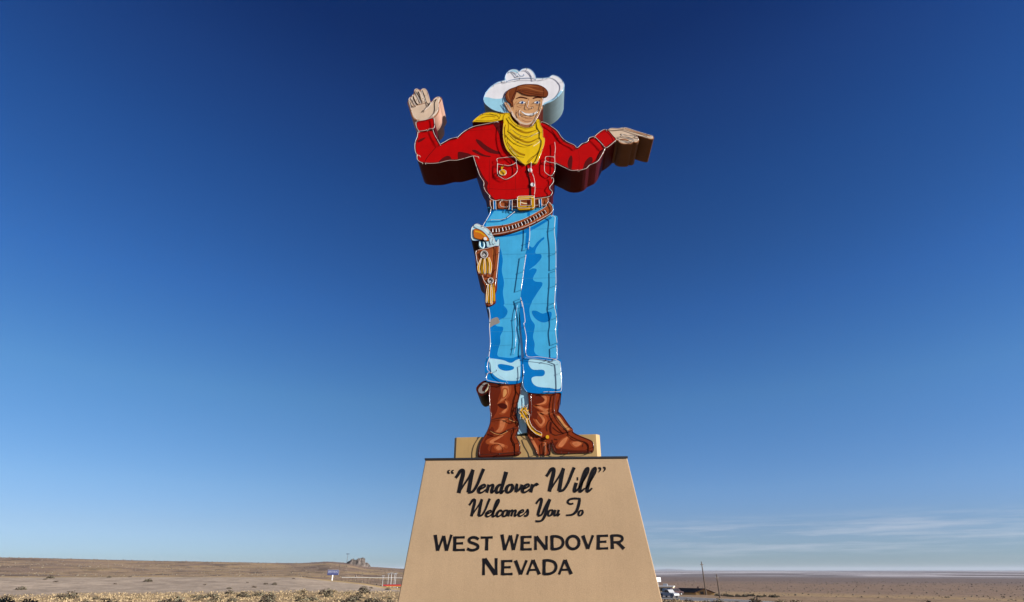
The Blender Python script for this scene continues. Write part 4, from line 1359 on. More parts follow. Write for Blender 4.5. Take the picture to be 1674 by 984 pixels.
for cx, cy, rr, strips in ((208, 398, 42, [(175, 440, 145, 530, 155, 590, 11), (190, 440, 182, 540, 190, 605, 13), (215, 440, 212, 530, 215, 600, 12), (240, 435, 245, 520, 238, 600, 12), (258, 430, 275, 510, 268, 600, 12)]),
                           (276, 680, 32, [(250, 715, 240, 800, 232, 905, 9), (266, 720, 262, 820, 262, 920, 10), (284, 720, 284, 820, 284, 925, 10), (300, 715, 310, 800, 314, 900, 9)])):
    cc = MB()
    cc.prism(zF([(cx + rr * math.cos(a), cy + rr * 1.05 * math.sin(a)) for a in np.linspace(0, 2 * math.pi, 20)[:-1]]), -0.10, -0.04, P_prim, P_line)
    line(cc, zF([(cx - rr * .5, cy - 4), (cx, cy - rr * .5), (cx + rr * .5, cy + 3)]), 0.9, P_line, -0.104)
    line(cc, zF([(cx - rr * .4, cy + rr * .4), (cx + 4, cy + rr * .1), (cx + rr * .4, cy + rr * .5)]), 0.9, P_whitep, -0.104)
    pts = [px(q[0], q[1], -0.13) for q in zF([(cx + rr * 0.9 * math.cos(a), cy + rr * 0.95 * math.sin(a)) for a in np.linspace(0, 2 * math.pi, 20)[:-1]])]
    cc.tube(pts, 0.011, M_neon, 6, True)
    part(cc, 'concho', o_ho)
    ts = MB()
    for si, (x0, y0, x1, y1, x2, y2, w) in enumerate(strips):
        L_ = smooth(zF([(x0, y0), (x1, y1), (x2, y2)]), False, 6)
        ts.stroke(L_, [w / 6.557 * 1.4, w / 6.557 * 2.6, w / 6.557 * 2.2], -0.075, -0.05, P_gold)
        loop = smooth(zF([(x0 - w * .3, y0), (x1 - w, y1), (x2 - w * .7, y2), (x2, y2 + 10), (x2 + w * .7, y2), (x1 + w, y1), (x0 + w * .3, y0)]), False, 4)
        if si % 2 == 0:
            ts.tube([px(q[0], q[1], -0.12) for q in loop], 0.0075, M_neon, 6)
        else:
            ts.stroke(L_, 0.7, -0.078, -0.07, P_ochre)
    part(ts, 'tassel', o_ho)
gu = MB()
gu_out = zF([(60, 192), (64, 125), (90, 85), (130, 66), (175, 84), (230, 110), (280, 160), (320, 228), (334, 262), (352, 232), (372, 240), (368, 305), (320, 312), (240, 322), (226, 275), (190, 248), (140, 252), (85, 252), (64, 228)])
gu.prism(smooth(gu_out, True, 4), -0.065, D - 0.03, P_gun, P_line)
rim(gu, gu_out, 0.7, P_nblue, -0.069)
line(gu, zF([(120, 82), (190, 110), (250, 170), (300, 250)]), 1.4, P_whitep, -0.070)
line(gu, zF([(300, 230), (290, 275), (310, 300)]), 0.8, P_line, -0.070)
line(gu, zF([(250, 180), (275, 195)]), 1.0, P_line, -0.070)
o_gu = part(gu, 'revolver')
gr = MB()
gr_out = zF([(94, 132), (130, 125), (190, 150), (240, 200), (264, 240), (242, 256), (200, 246), (110, 226), (92, 190)])
gr.prism(smooth(gr_out, True, 4), -0.09, -0.05, P_orange, P_line)
rim(gr, gr_out, 0.7, P_brown_d, -0.094)
line(gr, zF([(110, 150), (170, 165), (220, 205)]), 2.0, P_gold, -0.093)
gr.prism(zF([(218 + 18 * math.cos(a), 229 + 17 * math.sin(a)) for a in np.linspace(0, 2 * math.pi, 16)[:-1]]), -0.12, -0.088, P_whitep, P_whitep)
part(gr, 'grip', o_gu)
tgd = MB()
tgd.tube([px(q[0], q[1], -0.02) for q in smooth(zF([(160, 262), (158, 310), (185, 335), (205, 310), (200, 270)]), False, 6)], 0.045, P_gun, 8)
part(tgd, 'trigger_guard', o_gu, smooth_=True)
neon(o_gu, zF([(75, 225), (70, 130), (95, 90), (130, 72), (175, 90), (230, 116), (280, 166), (312, 226), (325, 270)]), base=-0.065)

# --- boots
def sheen(mb, pts, m, Y):
    """a brushed highlight: a wider mid tone with the light tone inside it"""
    cx, cy = sum(p[0] for p in pts) / len(pts), sum(p[1] for p in pts) / len(pts)
    big = [(cx + (p[0] - cx) * 1.22 + (0.9 if p[0] > cx else -0.9), cy + (p[1] - cy) * 1.12 + (0.9 if p[1] > cy else -0.9)) for p in pts]
    decal(mb, big, P_boot_g, Y + 0.003)
    decal(mb, [(cx + (p[0] - cx) * 0.86, cy + (p[1] - cy) * 0.95) for p in pts], m, Y)


bo = MB()
boot1 = zG([(205, 78), (300, 92), (420, 88), (540, 68), (552, 150), (530, 260), (507, 340), (497, 420), (527, 500), (532, 580), (507, 660), (542, 740), (547, 800), (537, 872), (480, 884), (300, 896), (120, 906), (80, 884), (85, 800), (110, 720), (170, 620), (208, 520), (213, 420), (203, 340), (198, 200)])
bo.prism(smooth(boot1, True, 5), 0.0, D, P_boot, P_hair_d)
rim(bo, boot1, 2.0, P_boot_d, -0.004)
decal(bo, zG([(200, 90), (310, 100), (330, 160), (300, 260), (290, 380), (230, 470), (215, 420), (205, 330)]), P_boot_m, -0.006)
decal(bo, zG([(100, 860), (120, 760), (190, 640), (230, 560), (260, 620), (210, 740), (200, 830), (380, 850), (535, 830), (532, 868), (300, 890), (125, 900)]), P_boot_m, -0.006)
sheen(bo, zG([(345, 110), (420, 110), (425, 180), (390, 240), (310, 290), (350, 220)]), P_boot_l, -0.010)
sheen(bo, zG([(360, 150), (395, 150), (395, 200), (355, 235)]), P_boot_c, -0.014)
sheen(bo, zG([(380, 270), (412, 300), (405, 360), (370, 410), (330, 400), (390, 350)]), P_boot_l, -0.010)
sheen(bo, zG([(330, 480), (390, 480), (375, 560), (330, 620), (270, 615), (310, 570)]), P_boot_l, -0.010)
sheen(bo, zG([(195, 720), (270, 680), (370, 650), (330, 680), (240, 730), (300, 740), (380, 760), (370, 790), (310, 755), (210, 745)]), P_boot_l, -0.010)
sheen(bo, zG([(270, 790), (330, 760), (350, 800), (300, 820)]), P_boot_l, -0.010)
decal(bo, zG([(300, 310), (360, 300), (400, 325), (390, 360), (330, 350)]), P_boot_d, -0.014)
for pts, w, m_ in (([(225, 485), (300, 465), (400, 455), (470, 495)], 1.4, P_hair_d), ([(200, 590), (260, 625), (330, 638), (420, 590), (510, 575)], 1.6, P_hair_d), ([(205, 600), (265, 637), (335, 646), (410, 610)], .8, P_boot_c), ([(495, 90), (495, 180), (465, 270), (470, 340), (460, 440)], 1.0, P_hair_d), ([(450, 600), (450, 680), (485, 760), (480, 860)], 1.0, P_hair_d), ([(220, 850), (230, 775), (300, 752), (348, 800), (352, 840)], 0.6, P_boot_d), ([(100, 870), (250, 862), (400, 850), (535, 845)], 1.2, P_hair_d), ([(420, 480), (470, 500), (520, 510)], 1.0, P_boot_c), ([(210, 86), (320, 104), (430, 98), (535, 80)], 1.0, P_hair_d), ([(470, 380), (505, 420)], 1.6, P_hair_d), ([(490, 500), (525, 530)], 1.8, P_hair_d)):
    line(bo, zG(pts), w, m_, -0.018)
o_b = part(bo, 'boot')
B_ = lambda o, p: neon(o, p, m=M_neon_r, so=0.075, r=0.009)
B_(o_b, zG([(212, 95), (205, 200), (210, 340), (222, 430), (215, 520), (178, 620), (118, 720), (95, 800), (95, 880)]))
B_(o_b, zG([(540, 90), (550, 160), (528, 260), (505, 345), (500, 420)]))
B_(o_b, zG([(525, 540), (528, 590), (500, 670), (536, 750), (540, 860)]))
B_(o_b, zG([(225, 485), (310, 470), (400, 460), (460, 490), (500, 500)]))
B_(o_b, zG([(205, 600), (270, 630), (340, 640), (430, 585), (500, 580)]))
B_(o_b, zG([(105, 872), (260, 866), (400, 856), (530, 850)]))
pu = MB()
pull = zG([(212, 70), (150, 48), (95, 80), (58, 130), (68, 180), (110, 217), (160, 200), (212, 140)])
pu.prism(smooth(pull, True, 5), 0.005, D - 0.05, P_boot_d, P_line)
decal(pu, zG([(200, 88), (150, 72), (110, 105), (82, 145), (92, 180), (130, 190), (170, 165)]), P_prim, -0.002)
decal(pu, zG([(195, 88), (165, 84), (125, 130), (130, 170), (165, 145)]), P_boot_d, -0.006)
line(pu, zG([(195, 90), (185, 140), (145, 185)]), 1.2, P_cream, -0.009)
part(pu, 'pull_strap', o_b)
bo = MB()
boot2 = zH([(190, 92), (300, 108), (420, 103), (592, 82), (592, 170), (577, 230), (582, 290), (572, 340), (622, 380), (672, 450), (722, 520), (757, 560), (766, 600), (862, 650), (962, 690), (1012, 720), (1032, 780), (1022, 852), (980, 867), (800, 872), (560, 877), (502, 812), (474, 742), (472, 880), (442, 892), (300, 892), (270, 822), (222, 732), (180, 650), (168, 560), (170, 450), (190, 350), (190, 200)])
bo.prism(smooth(boot2, True, 5), 0.0, D, P_boot, P_hair_d)
rim(bo, boot2, 2.0, P_boot_d, -0.004)
decal(bo, zH([(205, 110), (330, 120), (390, 180), (360, 230), (280, 240), (330, 330), (300, 420), (350, 520), (330, 590), (230, 540), (185, 470), (205, 340)]), P_boot_m, -0.006)
decal(bo, zH([(500, 780), (560, 720), (600, 800), (760, 830), (960, 830), (1020, 845), (800, 868), (560, 870)]), P_boot_m, -0.006)
sheen(bo, zH([(340, 120), (410, 130), (435, 180), (400, 240), (280, 250), (370, 220), (400, 180)]), P_boot_l, -0.010)
sheen(bo, zH([(280, 275), (340, 270), (400, 300), (465, 300), (420, 330), (480, 345), (420, 375), (340, 350), (380, 335)]), P_boot_l, -0.010)
sheen(bo, zH([(310, 360), (350, 370), (410, 440), (390, 500), (340, 530), (270, 445), (290, 445), (345, 500), (375, 450)]), P_boot_l, -0.010)
sheen(bo, zH([(540, 400), (580, 395), (660, 500), (730, 560), (690, 580), (620, 530)]), P_boot_c, -0.010)
sheen(bo, zH([(560, 780), (620, 700), (700, 660), (680, 720), (620, 790)]), P_boot_l, -0.010)
sheen(bo, zH([(740, 740), (830, 720), (880, 750), (800, 790)]), P_boot_l, -0.010)
sheen(bo, zH([(205, 660), (240, 680), (310, 800), (320, 870), (300, 870)]), P_boot_l, -0.010)
sheen(bo, zH([(385, 730), (410, 730), (415, 870), (395, 870)]), P_boot_l, -0.010)
for pts, w, m_ in (([(525, 100), (505, 230), (500, 330), (530, 410), (590, 500), (680, 590)], 1.1, P_hair_d), ([(495, 425), (440, 470), (420, 540), (430, 590)], 1.2, P_hair_d), ([(500, 540), (580, 600), (660, 610), (750, 580)], 1.4, P_hair_d), ([(490, 620), (540, 640), (640, 620)], 1.4, P_hair_d), ([(680, 640), (760, 700), (860, 720), (920, 725)], 1.0, P_hair_d), ([(885, 790), (892, 745), (930, 735), (962, 770), (960, 808)], 0.7, P_boot_d), ([(530, 840), (700, 846), (900, 850), (1020, 840)], 1.3, P_hair_d), ([(490, 700), (520, 780), (560, 830)], 1.8, P_hair_d), ([(210, 650), (260, 665), (330, 665), (390, 700)], 1.4, P_hair_d), ([(360, 735), (370, 880)], 1.0, P_hair_d), ([(430, 735), (455, 800)], 2.0, P_hair_d), ([(480, 470), (470, 560), (480, 620)], 3.0, P_boot_d), ([(200, 105), (310, 118), (430, 112), (585, 92)], 1.0, P_hair_d), ([(520, 690), (560, 700)], 1.6, P_hair_d), ([(320, 690), (350, 715), (420, 720)], 1.4, P_hair_d)):
    line(bo, zH(pts), w, m_, -0.018)
o_b2 = part(bo, 'boot')
B_(o_b2, zH([(220, 105), (225, 230), (222, 400)]))
B_(o_b2, zH([(545, 105), (525, 230), (520, 330), (550, 410), (620, 500), (700, 590)]))
B_(o_b2, zH([(580, 340), (622, 385), (672, 455), (722, 525), (760, 575), (770, 605), (860, 655), (960, 695), (1010, 730), (1025, 790), (1010, 850)]))
B_(o_b2, zH([(200, 655), (230, 735), (280, 820), (310, 885), (440, 885), (455, 750)]))
B_(o_b2, zH([(495, 745), (520, 810), (570, 868), (800, 864), (980, 858)]))
B_(o_b2, zH([(400, 735), (405, 865)]))
# spur
sp = MB()
star = []
for k in range(22):
    a = 2 * math.pi * k / 22 + 0.2
    r_ = 78 if k % 2 == 0 else 48
    star.append((132 + r_ * 0.85 * math.cos(a), 350 + r_ * 1.25 * math.sin(a)))
sp.prism(zH(star), -0.07, 0.0, P_gold, P_ochre)
for pts, w, m_ in (([(100, 350), (130, 310), (170, 360), (150, 420)], 1.0, P_line), ([(90, 380), (120, 350)], 1.0, P_ochre), ([(130, 430), (150, 470)], 1.0, P_line), ([(120, 290), (150, 300)], 1.2, P_ochre)):
    line(sp, zH(pts), w, m_, -0.076)
sb = smooth(zH([(172, 425), (185, 480), (225, 550), (285, 605), (360, 640)]), False, 6)
sp.stroke(sb, [6, 5, 4.5, 4.2], -0.06, 0.0, P_gold)
line(sp, zH([(190, 440), (205, 500), (260, 570), (350, 620)]), 0.7, P_line, -0.064)
sp.prism(zH([(432 + 22 * math.cos(a), 662 + 24 * math.sin(a)) for a in np.linspace(0, 2 * math.pi, 16)[:-1]]), -0.08, 0.0, P_gold, P_ochre)
o_sp = part(sp, 'spur', o_b2)
mb = MB()
for v in ([(165, 420), (178, 490), (220, 570), (280, 622), (355, 655), (358, 610), (290, 580), (230, 520), (195, 440), (205, 380), (165, 310)],
          [(165, 300), (180, 240), (150, 270), (108, 232), (105, 275), (70, 260), (95, 310), (60, 340), (90, 380), (80, 430), (120, 420), (150, 480), (160, 430), (135, 390), (105, 340), (130, 315), (175, 360), (195, 385)]):
    mb.tube([px(q[0], q[1], -0.12) for q in zH(v)], 0.0075, M_neon, 6)
for i in range(len(mb.v)):
    mb.v[i] = tuple(Vector(mb.v[i]) - SO)
me = o_sp.data
bm = bmesh.new()
bm.from_mesh(me)
base_ = len(me.materials)
for m_ in mb.mats:
    me.materials.append(m_)
vs_ = [bm.verts.new(v_) for v_ in mb.v]
for f_, mi_ in zip(mb.f, mb.m):
    nf = bm.faces.new([vs_[k] for k in f_])
    nf.material_index = base_ + mi_
bm.to_mesh(me)
bm.free()

# ------------------------------------------------------------------ far things, left
M_steel = mat('galvanised_steel', (0.34, 0.35, 0.36), rough=0.5, var=0.1, spec=0.4)
M_signblue = mat('sign_blue', (0.026, 0.034, 0.105), rough=0.5, var=0.08, spec=0.2)
M_wood = mat('weathered_pole_wood', (0.10, 0.075, 0.058), rough=0.9, var=0.2, scale=6, spec=0.1)
M_redp = mat('canopy_red', (0.34, 0.018, 0.022), rough=0.5, var=0.06, spec=0.2)
M_orangep = mat('canopy_orange', (0.46, 0.22, 0.04), rough=0.5, var=0.06, spec=0.2)
M_dark = mat('dark_glass', (0.02, 0.024, 0.03), rough=0.12, var=0.05, spec=0.6)
M_tyre = mat('tyre_rubber', (0.02, 0.02, 0.02), rough=0.85, var=0.1)
M_mark = mat('billboard_mark_grey', (0.27, 0.28, 0.34), rough=0.6, var=0.1)
M_concrete = mat('pale_concrete', (0.21, 0.20, 0.185), rough=0.9, var=0.1, spec=0.15)


def local(mb, o):
    for i in range(len(mb.v)):
        mb.v[i] = tuple(Vector(mb.v[i]))
    return mb


def face_cam(x):
    return -phi_of(x)


# billboard
r_ = 330
bx, by = place(545, r_)
zg_ = hgt(bx, by)
bb = empty('billboard', (bx, by, zg_), face_cam(545) + 0.1)
tag(bb, 'small dark blue billboard with rows of pale marks on one white post', 'billboard')
w_, z0_, z1_ = 16.8 / (F / math.cos(PITCH)) * r_, zat(939.6, r_) - zg_, zat(932.0, r_) - zg_
mb = MB(); mb.box((-w_ / 2, -0.12, z0_), (w_ / 2, 0.12, z1_), M_signblue); pn = mb.build('panel', bb)
mb = MB()
hh = z1_ - z0_
for row, (za, zb_) in enumerate(((0.66, 0.82), (0.42, 0.52))):
    x = -w_ * 0.44
    while x < w_ * 0.42:
        q = rng.uniform(0.2, 0.5)
        mb.box((x, -0.15, z0_ + hh * za), (min(x + q, w_ * 0.44), -0.125, z0_ + hh * zb_), M_mark)
        x += q + rng.uniform(0.16, 0.34)
mb.box((-w_ / 2 - 0.05, -0.16, z1_ + 0.002), (w_ / 2 + 0.05, 0.16, z1_ + 0.12), M_mark)
mb.box((w_ / 2 + 0.002, -0.16, z0_), (w_ / 2 + 0.1, 0.16, z1_), M_mark)
mb.build('face_marks', pn)
mb = MB(); mb.box((-0.24, -0.2, -0.4), (0.24, 0.2, z0_ - 0.002), M_white); mb.build('post', bb)

# high mast light behind the ridge
r_ = 1000
mx, my = place(565.5, r_)
zt_, zg_ = zat(906, r_), hgt(mx, my)
hm = empty('mast_light', (mx, my, zg_))
tag(hm, 'very tall thin light mast with a ring of lamps beyond the ridge', 'light mast')
mb = MB(); mb.tube([Vector((0, 0, -1)), Vector((0, 0, (zt_ - zg_) * 0.5)), Vector((0, 0, zt_ - zg_))], [0.3, 0.26, 0.2], M_wood, 8); mb.build('mast', hm)
mb = MB()
for k in range(8):
    a = k * math.pi / 4
    mb.box((-0.5, -0.6, -0.45), (0.5, 0.6, 0.25), M_dark, a, (2.0 * math.cos(a), 2.0 * math.sin(a), zt_ - zg_))
    mb.tube([Vector((0, 0, zt_ - zg_)), Vector((1.8 * math.cos(a), 1.8 * math.sin(a), zt_ - zg_))], 0.12, M_steel, 5)
mb.build('lamp_ring', hm)

# antenna on the rock
ax, ay = place(583, 800)
zt_, zg_ = zat(910.5, 800), zat(917.5, 800)
an = MB()
an.tube([Vector((0, 0, -2)), Vector((0, 0, zt_ - zg_))], [0.24, 0.12], M_steel, 6)
for k in range(3):
    an.box((-0.6, -0.08, (zt_ - zg_) * (0.5 + 0.2 * k)), (0.6, 0.08, (zt_ - zg_) * (0.5 + 0.2 * k) + 0.16), M_steel)
tag(an.build('antenna', loc=(ax, ay, zg_)), 'thin antenna mast on top of the rocky outcrop', 'antenna')

# guardrail along the far road on the left
gr0 = MB()
P = []
for x in range(560, 690, 6):
    P.append(place(x, 255 + (x - 560) * 0.28))
zr_ = lambda x, r: zat(943.4 + (x - 575) * 0.012, r)
V = []
root = empty('guardrail', (P[0][0], P[0][1], 0))
tag(root, 'long pale guardrail crossing below the brown hill', 'guardrail')
mbp, mbr = MB(), MB()
pts = []
for i, x in enumerate(range(560, 690, 6)):
    r = 255 + (x - 560) * 0.28
    z = zr_(x, r)
    q = Vector((P[i][0] - P[0][0], P[i][1] - P[0][1], z))
    pts.append(q)
    m1 = MB()
    m1.box((-0.05, -0.05, hgt(P[i][0], P[i][1]) - 0.2), (0.05, 0.05, z + 0.1), M_wood, 0, (q.x, q.y + 0.16, 0))
    m1.build('post', root)
V, Fc = [], []
for q in pts:
    V += [(q.x, q.y, q.z - 0.10), (q.x, q.y, q.z + 0.12), (q.x, q.y + 0.06, q.z + 0.12), (q.x, q.y + 0.06, q.z - 0.10)]
for i in range(len(pts) - 1):
    a, b = i * 4, i * 4 + 4
    for k in range(4):
        Fc.append((a + k, a + (k + 1) % 4, b + (k + 1) % 4, b + k)[::-1])
mbr.add(V, Fc, M_concrete)
mbr.build('rail', root)

M_polew = mat('dull_white_pole', (0.42, 0.41, 0.40), rough=0.6, var=0.1)
# pale poles and the red-roofed shelter in front of them
for k, (x, yt, r, lab) in enumerate(((627.3, 941.5, 185, 'short white pole standing apart, leftmost by the red shelter'), (636, 938.5, 182, 'white pole second from the left behind the red shelter'),
                                     (640.8, 937, 180, 'bright white pole with a lamp head behind the red shelter roof'), (645.8, 938.5, 183, 'white pole between the bright pole and the paired pole'), (648, 937.5, 186, 'white pole closest to the pedestal behind the red shelter'))):
    x_, y_ = place(x, r)
    zg_ = hgt(x_, y_)
    o = empty('lamp_pole', (x_, y_, zg_))
    tag(o, lab, 'pole', 'white poles behind the red shelter')
    hgt_ = zat(yt, r) - zg_
    mb = MB(); mb.tube([Vector((0, 0, -0.3)), Vector((0, 0, hgt_))], [0.065 if k != 2 else 0.09, 0.05 if k != 2 else 0.08], M_polew, 8); mb.build('shaft', o)
    mb = MB(); mb.box((-0.35, -0.16, hgt_ + 0.002), (0.35, 0.16, hgt_ + 0.16), M_steel); mb.build('lamp_head', o)
    mb = MB(); mb.tube([Vector((0, 0, -0.2)), Vector((0, 0, 0.7))], 0.24, M_dark, 8); mb.build('footing', o)
r_ = 150
sx0, sy0 = place(630, r_)
sx1, sy1 = place(690, r_)
zb_, zt_ = zat(957.8, r_), zat(955.2, r_)
an_ = math.atan2(sy1 - sy0, sx1 - sx0)
L_ = math.hypot(sx1 - sx0, sy1 - sy0)
sh = empty('roadside_shelter', (sx0, sy0, hgt(sx0, sy0)), an_)
tag(sh, 'low flat roofed shelter with red fascia, partly behind the pedestal', 'shelter')
zz = sh.location.z
mb = MB(); mb.box((-0.2, -0.1, zt_ - zz - 0.22), (L_, 4.2, zt_ - zz), M_redp); rf = mb.build('roof', sh)
mb = MB(); mb.box((0.5, -0.05, zb_ - zz - 0.02), (L_ - 0.1, 4.1, zt_ - zz - 0.222), M_orangep); mb.build('fascia', rf)
for k in range(4):
    for yy in (0.3, 3.7):
        mb = MB(); mb.box((0.7 + k * (L_ - 1.4) / 3 - 0.08, yy - 0.08, -0.4), (0.7 + k * (L_ - 1.4) / 3 + 0.08, yy + 0.08, zb_ - zz - 0.022), M_white); mb.build('post', sh)


# ------------------------------------------------------------------ vehicles
def vehicle(name, x, r, rot, prof, cab, width, wheels, body_m, label, cat, group=None):
    """side profile (x forward, z up) extruded across, glasshouse, wheels, lamps"""
    px_, py_ = place(x, r)
    o = empty(name, (px_, py_, hgt(px_, py_) + 0.07), rot)
    tag(o, label, cat, group)
    w = width / 2

    def ext(mb, P, ya, yb_, m):
        n = len(P)
        V = [(p[0], ya, p[1]) for p in P] + [(p[0], yb_, p[1]) for p in P]
        tris = tessellate_polygon([[Vector((p[0], p[1], 0)) for p in P]])
        area = sum(P[i][0] * P[(i + 1) % n][1] - P[(i + 1) % n][0] * P[i][1] for i in range(n))
        Fc = []
        for t in tris:
            a, b, c = [P[i] for i in t]
            cc = (b[0] - a[0]) * (c[1] - a[1]) - (c[0] - a[0]) * (b[1] - a[1])
            t = tuple(t) if cc > 0 else tuple(reversed(t))
            Fc.append(t)
            Fc.append(tuple(n + i for i in reversed(t)))
        for i in range(n):
            j = (i + 1) % n
            Fc.append((i, n + i, n + j, j) if area > 0 else (j, n + j, n + i, i))
        mb.add(V, Fc, m)
    mb = MB(); ext(mb, prof, -w, w, body_m); b = mb.build('body', o, bevel=0.06)
    for q in cab:
        for s in (-1, 1):
            mb = MB(); ext(mb, q, s * (w + 0.012), s * (w - 0.05), M_dark); mb.build('side_window', o)
    xs = [q[0] for c in cab for q in c]
    zs = [q[1] for c in cab for q in c]
    for wx in wheels:
        for s in (-1, 1):
            mb = MB()
            for (rr, ww, mm) in ((0.36, 0.12, M_tyre),):
                V, Fc = [], []
                for k in range(16):
                    a = 2 * math.pi * k / 16
                    V += [(wx + rr * math.cos(a), s * (w - 0.06) - ww, 0.36 + rr * math.sin(a)), (wx + rr * math.cos(a), s * (w - 0.06) + ww, 0.36 + rr * math.sin(a))]
                for k in range(16):
                    j = (k + 1) % 16
                    Fc.append((2 * k, 2 * k + 1, 2 * j + 1, 2 * j))
                Fc.append(tuple(2 * k for k in range(16)))
                Fc.append(tuple(2 * k + 1 for k in reversed(range(16))))
                mb.add(V, Fc, mm)
            wh = mb.build('wheel', o)
            mb = MB()
            mb.tube([Vector((wx, s * (w + 0.02), 0.36)), Vector((wx, s * (w + 0.075), 0.36))], 0.21, M_steel, 10)
            mb.build('hub', wh)
    xf = max(p[0] for p in prof)
    for s in (-1, 1):
        mb = MB(); mb.box((xf - 0.04, s * (w - 0.35) - 0.14, 0.68), (xf + 0.015, s * (w - 0.35) + 0.14, 0.86), M_white); mb.build('headlight', o)
    return o


M_carw = mat('car_white', (0.34, 0.34, 0.34), rough=0.25, var=0.03, spec=0.5)
M_carb = mat('car_dark_blue', (0.03, 0.035, 0.05), rough=0.3, var=0.04, spec=0.5)
M_carm = mat('car_dark_maroon', (0.045, 0.015, 0.016), rough=0.3, var=0.04, spec=0.5)
M_cart = mat('car_teal', (0.02, 0.10, 0.10), rough=0.3, var=0.04, spec=0.5)
pick = [(-2.8, 0.45), (-2.85, 1.05), (-0.75, 1.08), (-0.6, 1.78), (0.65, 1.80), (1.25, 1.12), (2.55, 1.02), (2.75, 0.85), (2.75, 0.42), (2.2, 0.42), (2.1, 0.75), (1.45, 0.75), (1.35, 0.40), (-1.3, 0.40), (-1.4, 0.75), (-2.1, 0.75), (-2.2, 0.42)]
pick_w = [[(-0.5, 1.15), (-0.4, 1.65), (0.08, 1.67), (0.08, 1.15)], [(0.16, 1.15), (0.16, 1.67), (0.6, 1.68), (1.05, 1.16)]]
van = [(-2.4, 0.45), (-2.45, 1.2), (-2.3, 1.85), (-1.9, 1.95), (0.7, 1.95), (1.35, 1.2), (2.2, 1.05), (2.4, 0.8), (2.4, 0.42), (1.9, 0.42), (1.8, 0.75), (1.15, 0.75), (1.05, 0.38), (-1.1, 0.38), (-1.2, 0.75), (-1.85, 0.75), (-1.95, 0.42)]
van_w = [[(-2.2, 1.22), (-2.05, 1.75), (-0.9, 1.78), (-0.9, 1.22)], [(-0.8, 1.22), (-0.8, 1.78), (0.0, 1.78), (0.0, 1.22)], [(0.1, 1.22), (0.1, 1.78), (0.6, 1.78), (1.1, 1.24)]]
rd = math.atan2(place(1130, 155.5)[1] - place(1070, 164.5)[1], place(1130, 155.5)[0] - place(1070, 164.5)[0])
vehicle('pickup_truck', 1089, 162, rd, pick, pick_w, 1.85, (1.78, -1.75), M_carw, 'white pickup truck driving on the road right of the pedestal', 'truck')
vehicle('parked_van', 1092, 207, rd + 1.2, van, van_w, 1.8, (1.48, -1.52), M_carb, 'dark blue van parked by the pale flat roofed building', 'van')
vehicle('parked_van', 1100, 203, rd + 1.35, van, van_w, 1.8, (1.48, -1.52), M_carm, 'dark maroon van parked nearer the gabled house', 'van')

# ------------------------------------------------------------------ buildings on the right
M_wall_tan = mat('tan_house_wall', alb(196, 158, 104), rough=0.9, var=0.07, spec=0.1)
M_roof_dk = mat('dark_shingle_roof', (0.022, 0.022, 0.027), rough=0.9, var=0.25, scale=1.5, spec=0.1)
M_trim = mat('brown_eave_trim', (0.07, 0.03, 0.025), rough=0.7, var=0.1)
M_wall_cr = mat('cream_building_wall', alb(214, 196, 164), rough=0.9, var=0.06, spec=0.1)
M_roof_pale = mat('pale_metal_roof', (0.5, 0.48, 0.45), rough=0.6, var=0.08, spec=0.3)
r_ = 252
gx, gy = place(1147, r_)
ga = face_cam(1147)
# local frame: +x along the photo's right, +y away; ridge runs to the left and away
zg_ = zat(972.5, r_)
hs_ = empty('gabled_house', (gx, gy, zg_), ga)
tag(hs_, 'low house with dark roof and sunlit tan gable wall beyond the road', 'house')
k_ = r_ / (F / math.cos(PITCH))
zr_ = zat(960.8, r_) - zg_
ze_ = zat(966.3, r_) - zg_
gl, gr_ = (1134 - 1147) * k_, (1161 - 1147) * k_
RX, RY = -9.5, 4.5          # ridge vector
wallV = []
mb = MB()
V = [(gl, 0, -1.5), (gr_, 0, -1.5), (gr_, 0, ze_), ((gl + gr_) / 2, 0, zr_ - 0.12), (gl, 0, ze_)]
V2 = [(v[0] + RX, v[1] + RY, v[2]) for v in V]
mb.add(V + V2, [(0, 1, 2, 3, 4), (9, 8, 7, 6, 5), (0, 4, 9, 5), (1, 6, 7, 2), (4, 3, 8, 9), (3, 2, 7, 8), (0, 5, 6, 1)], M_wall_tan)
mb.build('wall', hs_)
mb = MB()
ov = 0.5
pk_ = ((gl + gr_) / 2, zr_)
sl_ = (zr_ - ze_) / (pk_[0] - gl)
A = []
for (ex, ez) in ((gl - ov, ze_ - ov * sl_), pk_, (gr_ + ov, ze_ - ov * sl_)):
    A.append((ex, -0.35, ez + 0.02))
ux, uy = RX / math.hypot(RX, RY), RY / math.hypot(RX, RY)
Bk = [(a[0] + RX * 1.05, a[1] + RY * 1.05 + 0.3, a[2]) for a in A]
top = [(v[0], v[1], v[2] + 0.16) for v in A + Bk]
low = A + Bk
mb.add(top + low, [(0, 1, 4, 3)[::-1], (1, 2, 5, 4)[::-1], (6, 7, 10, 9), (7, 8, 11, 10), (0, 6, 7, 1)[::-1], (1, 7, 8, 2)[::-1], (3, 4, 10, 9)[::-1], (4, 5, 11, 10)[::-1], (0, 3, 9, 6)[::-1], (2, 8, 11, 5)[::-1]], M_roof_dk)
rf = mb.build('roof', hs_)
mb = MB()
for a, b in ((A[0], A[1]), (A[1], A[2])):
    a, b = Vector(a), Vector(b)
    mb.add([(a.x, -0.42, a.z - 0.02), (b.x, -0.42, b.z - 0.02), (b.x, -0.42, b.z + 0.2), (a.x, -0.42, a.z + 0.2), (a.x, -0.352, a.z - 0.02), (b.x, -0.352, b.z - 0.02), (b.x, -0.352, b.z + 0.2), (a.x, -0.352, a.z + 0.2)],
           [(0, 1, 2, 3), (7, 6, 5, 4), (3, 2, 6, 7), (0, 4, 5, 1), (1, 5, 6, 2), (0, 3, 7, 4)], M_trim)
mb.build('eave_trim', rf)
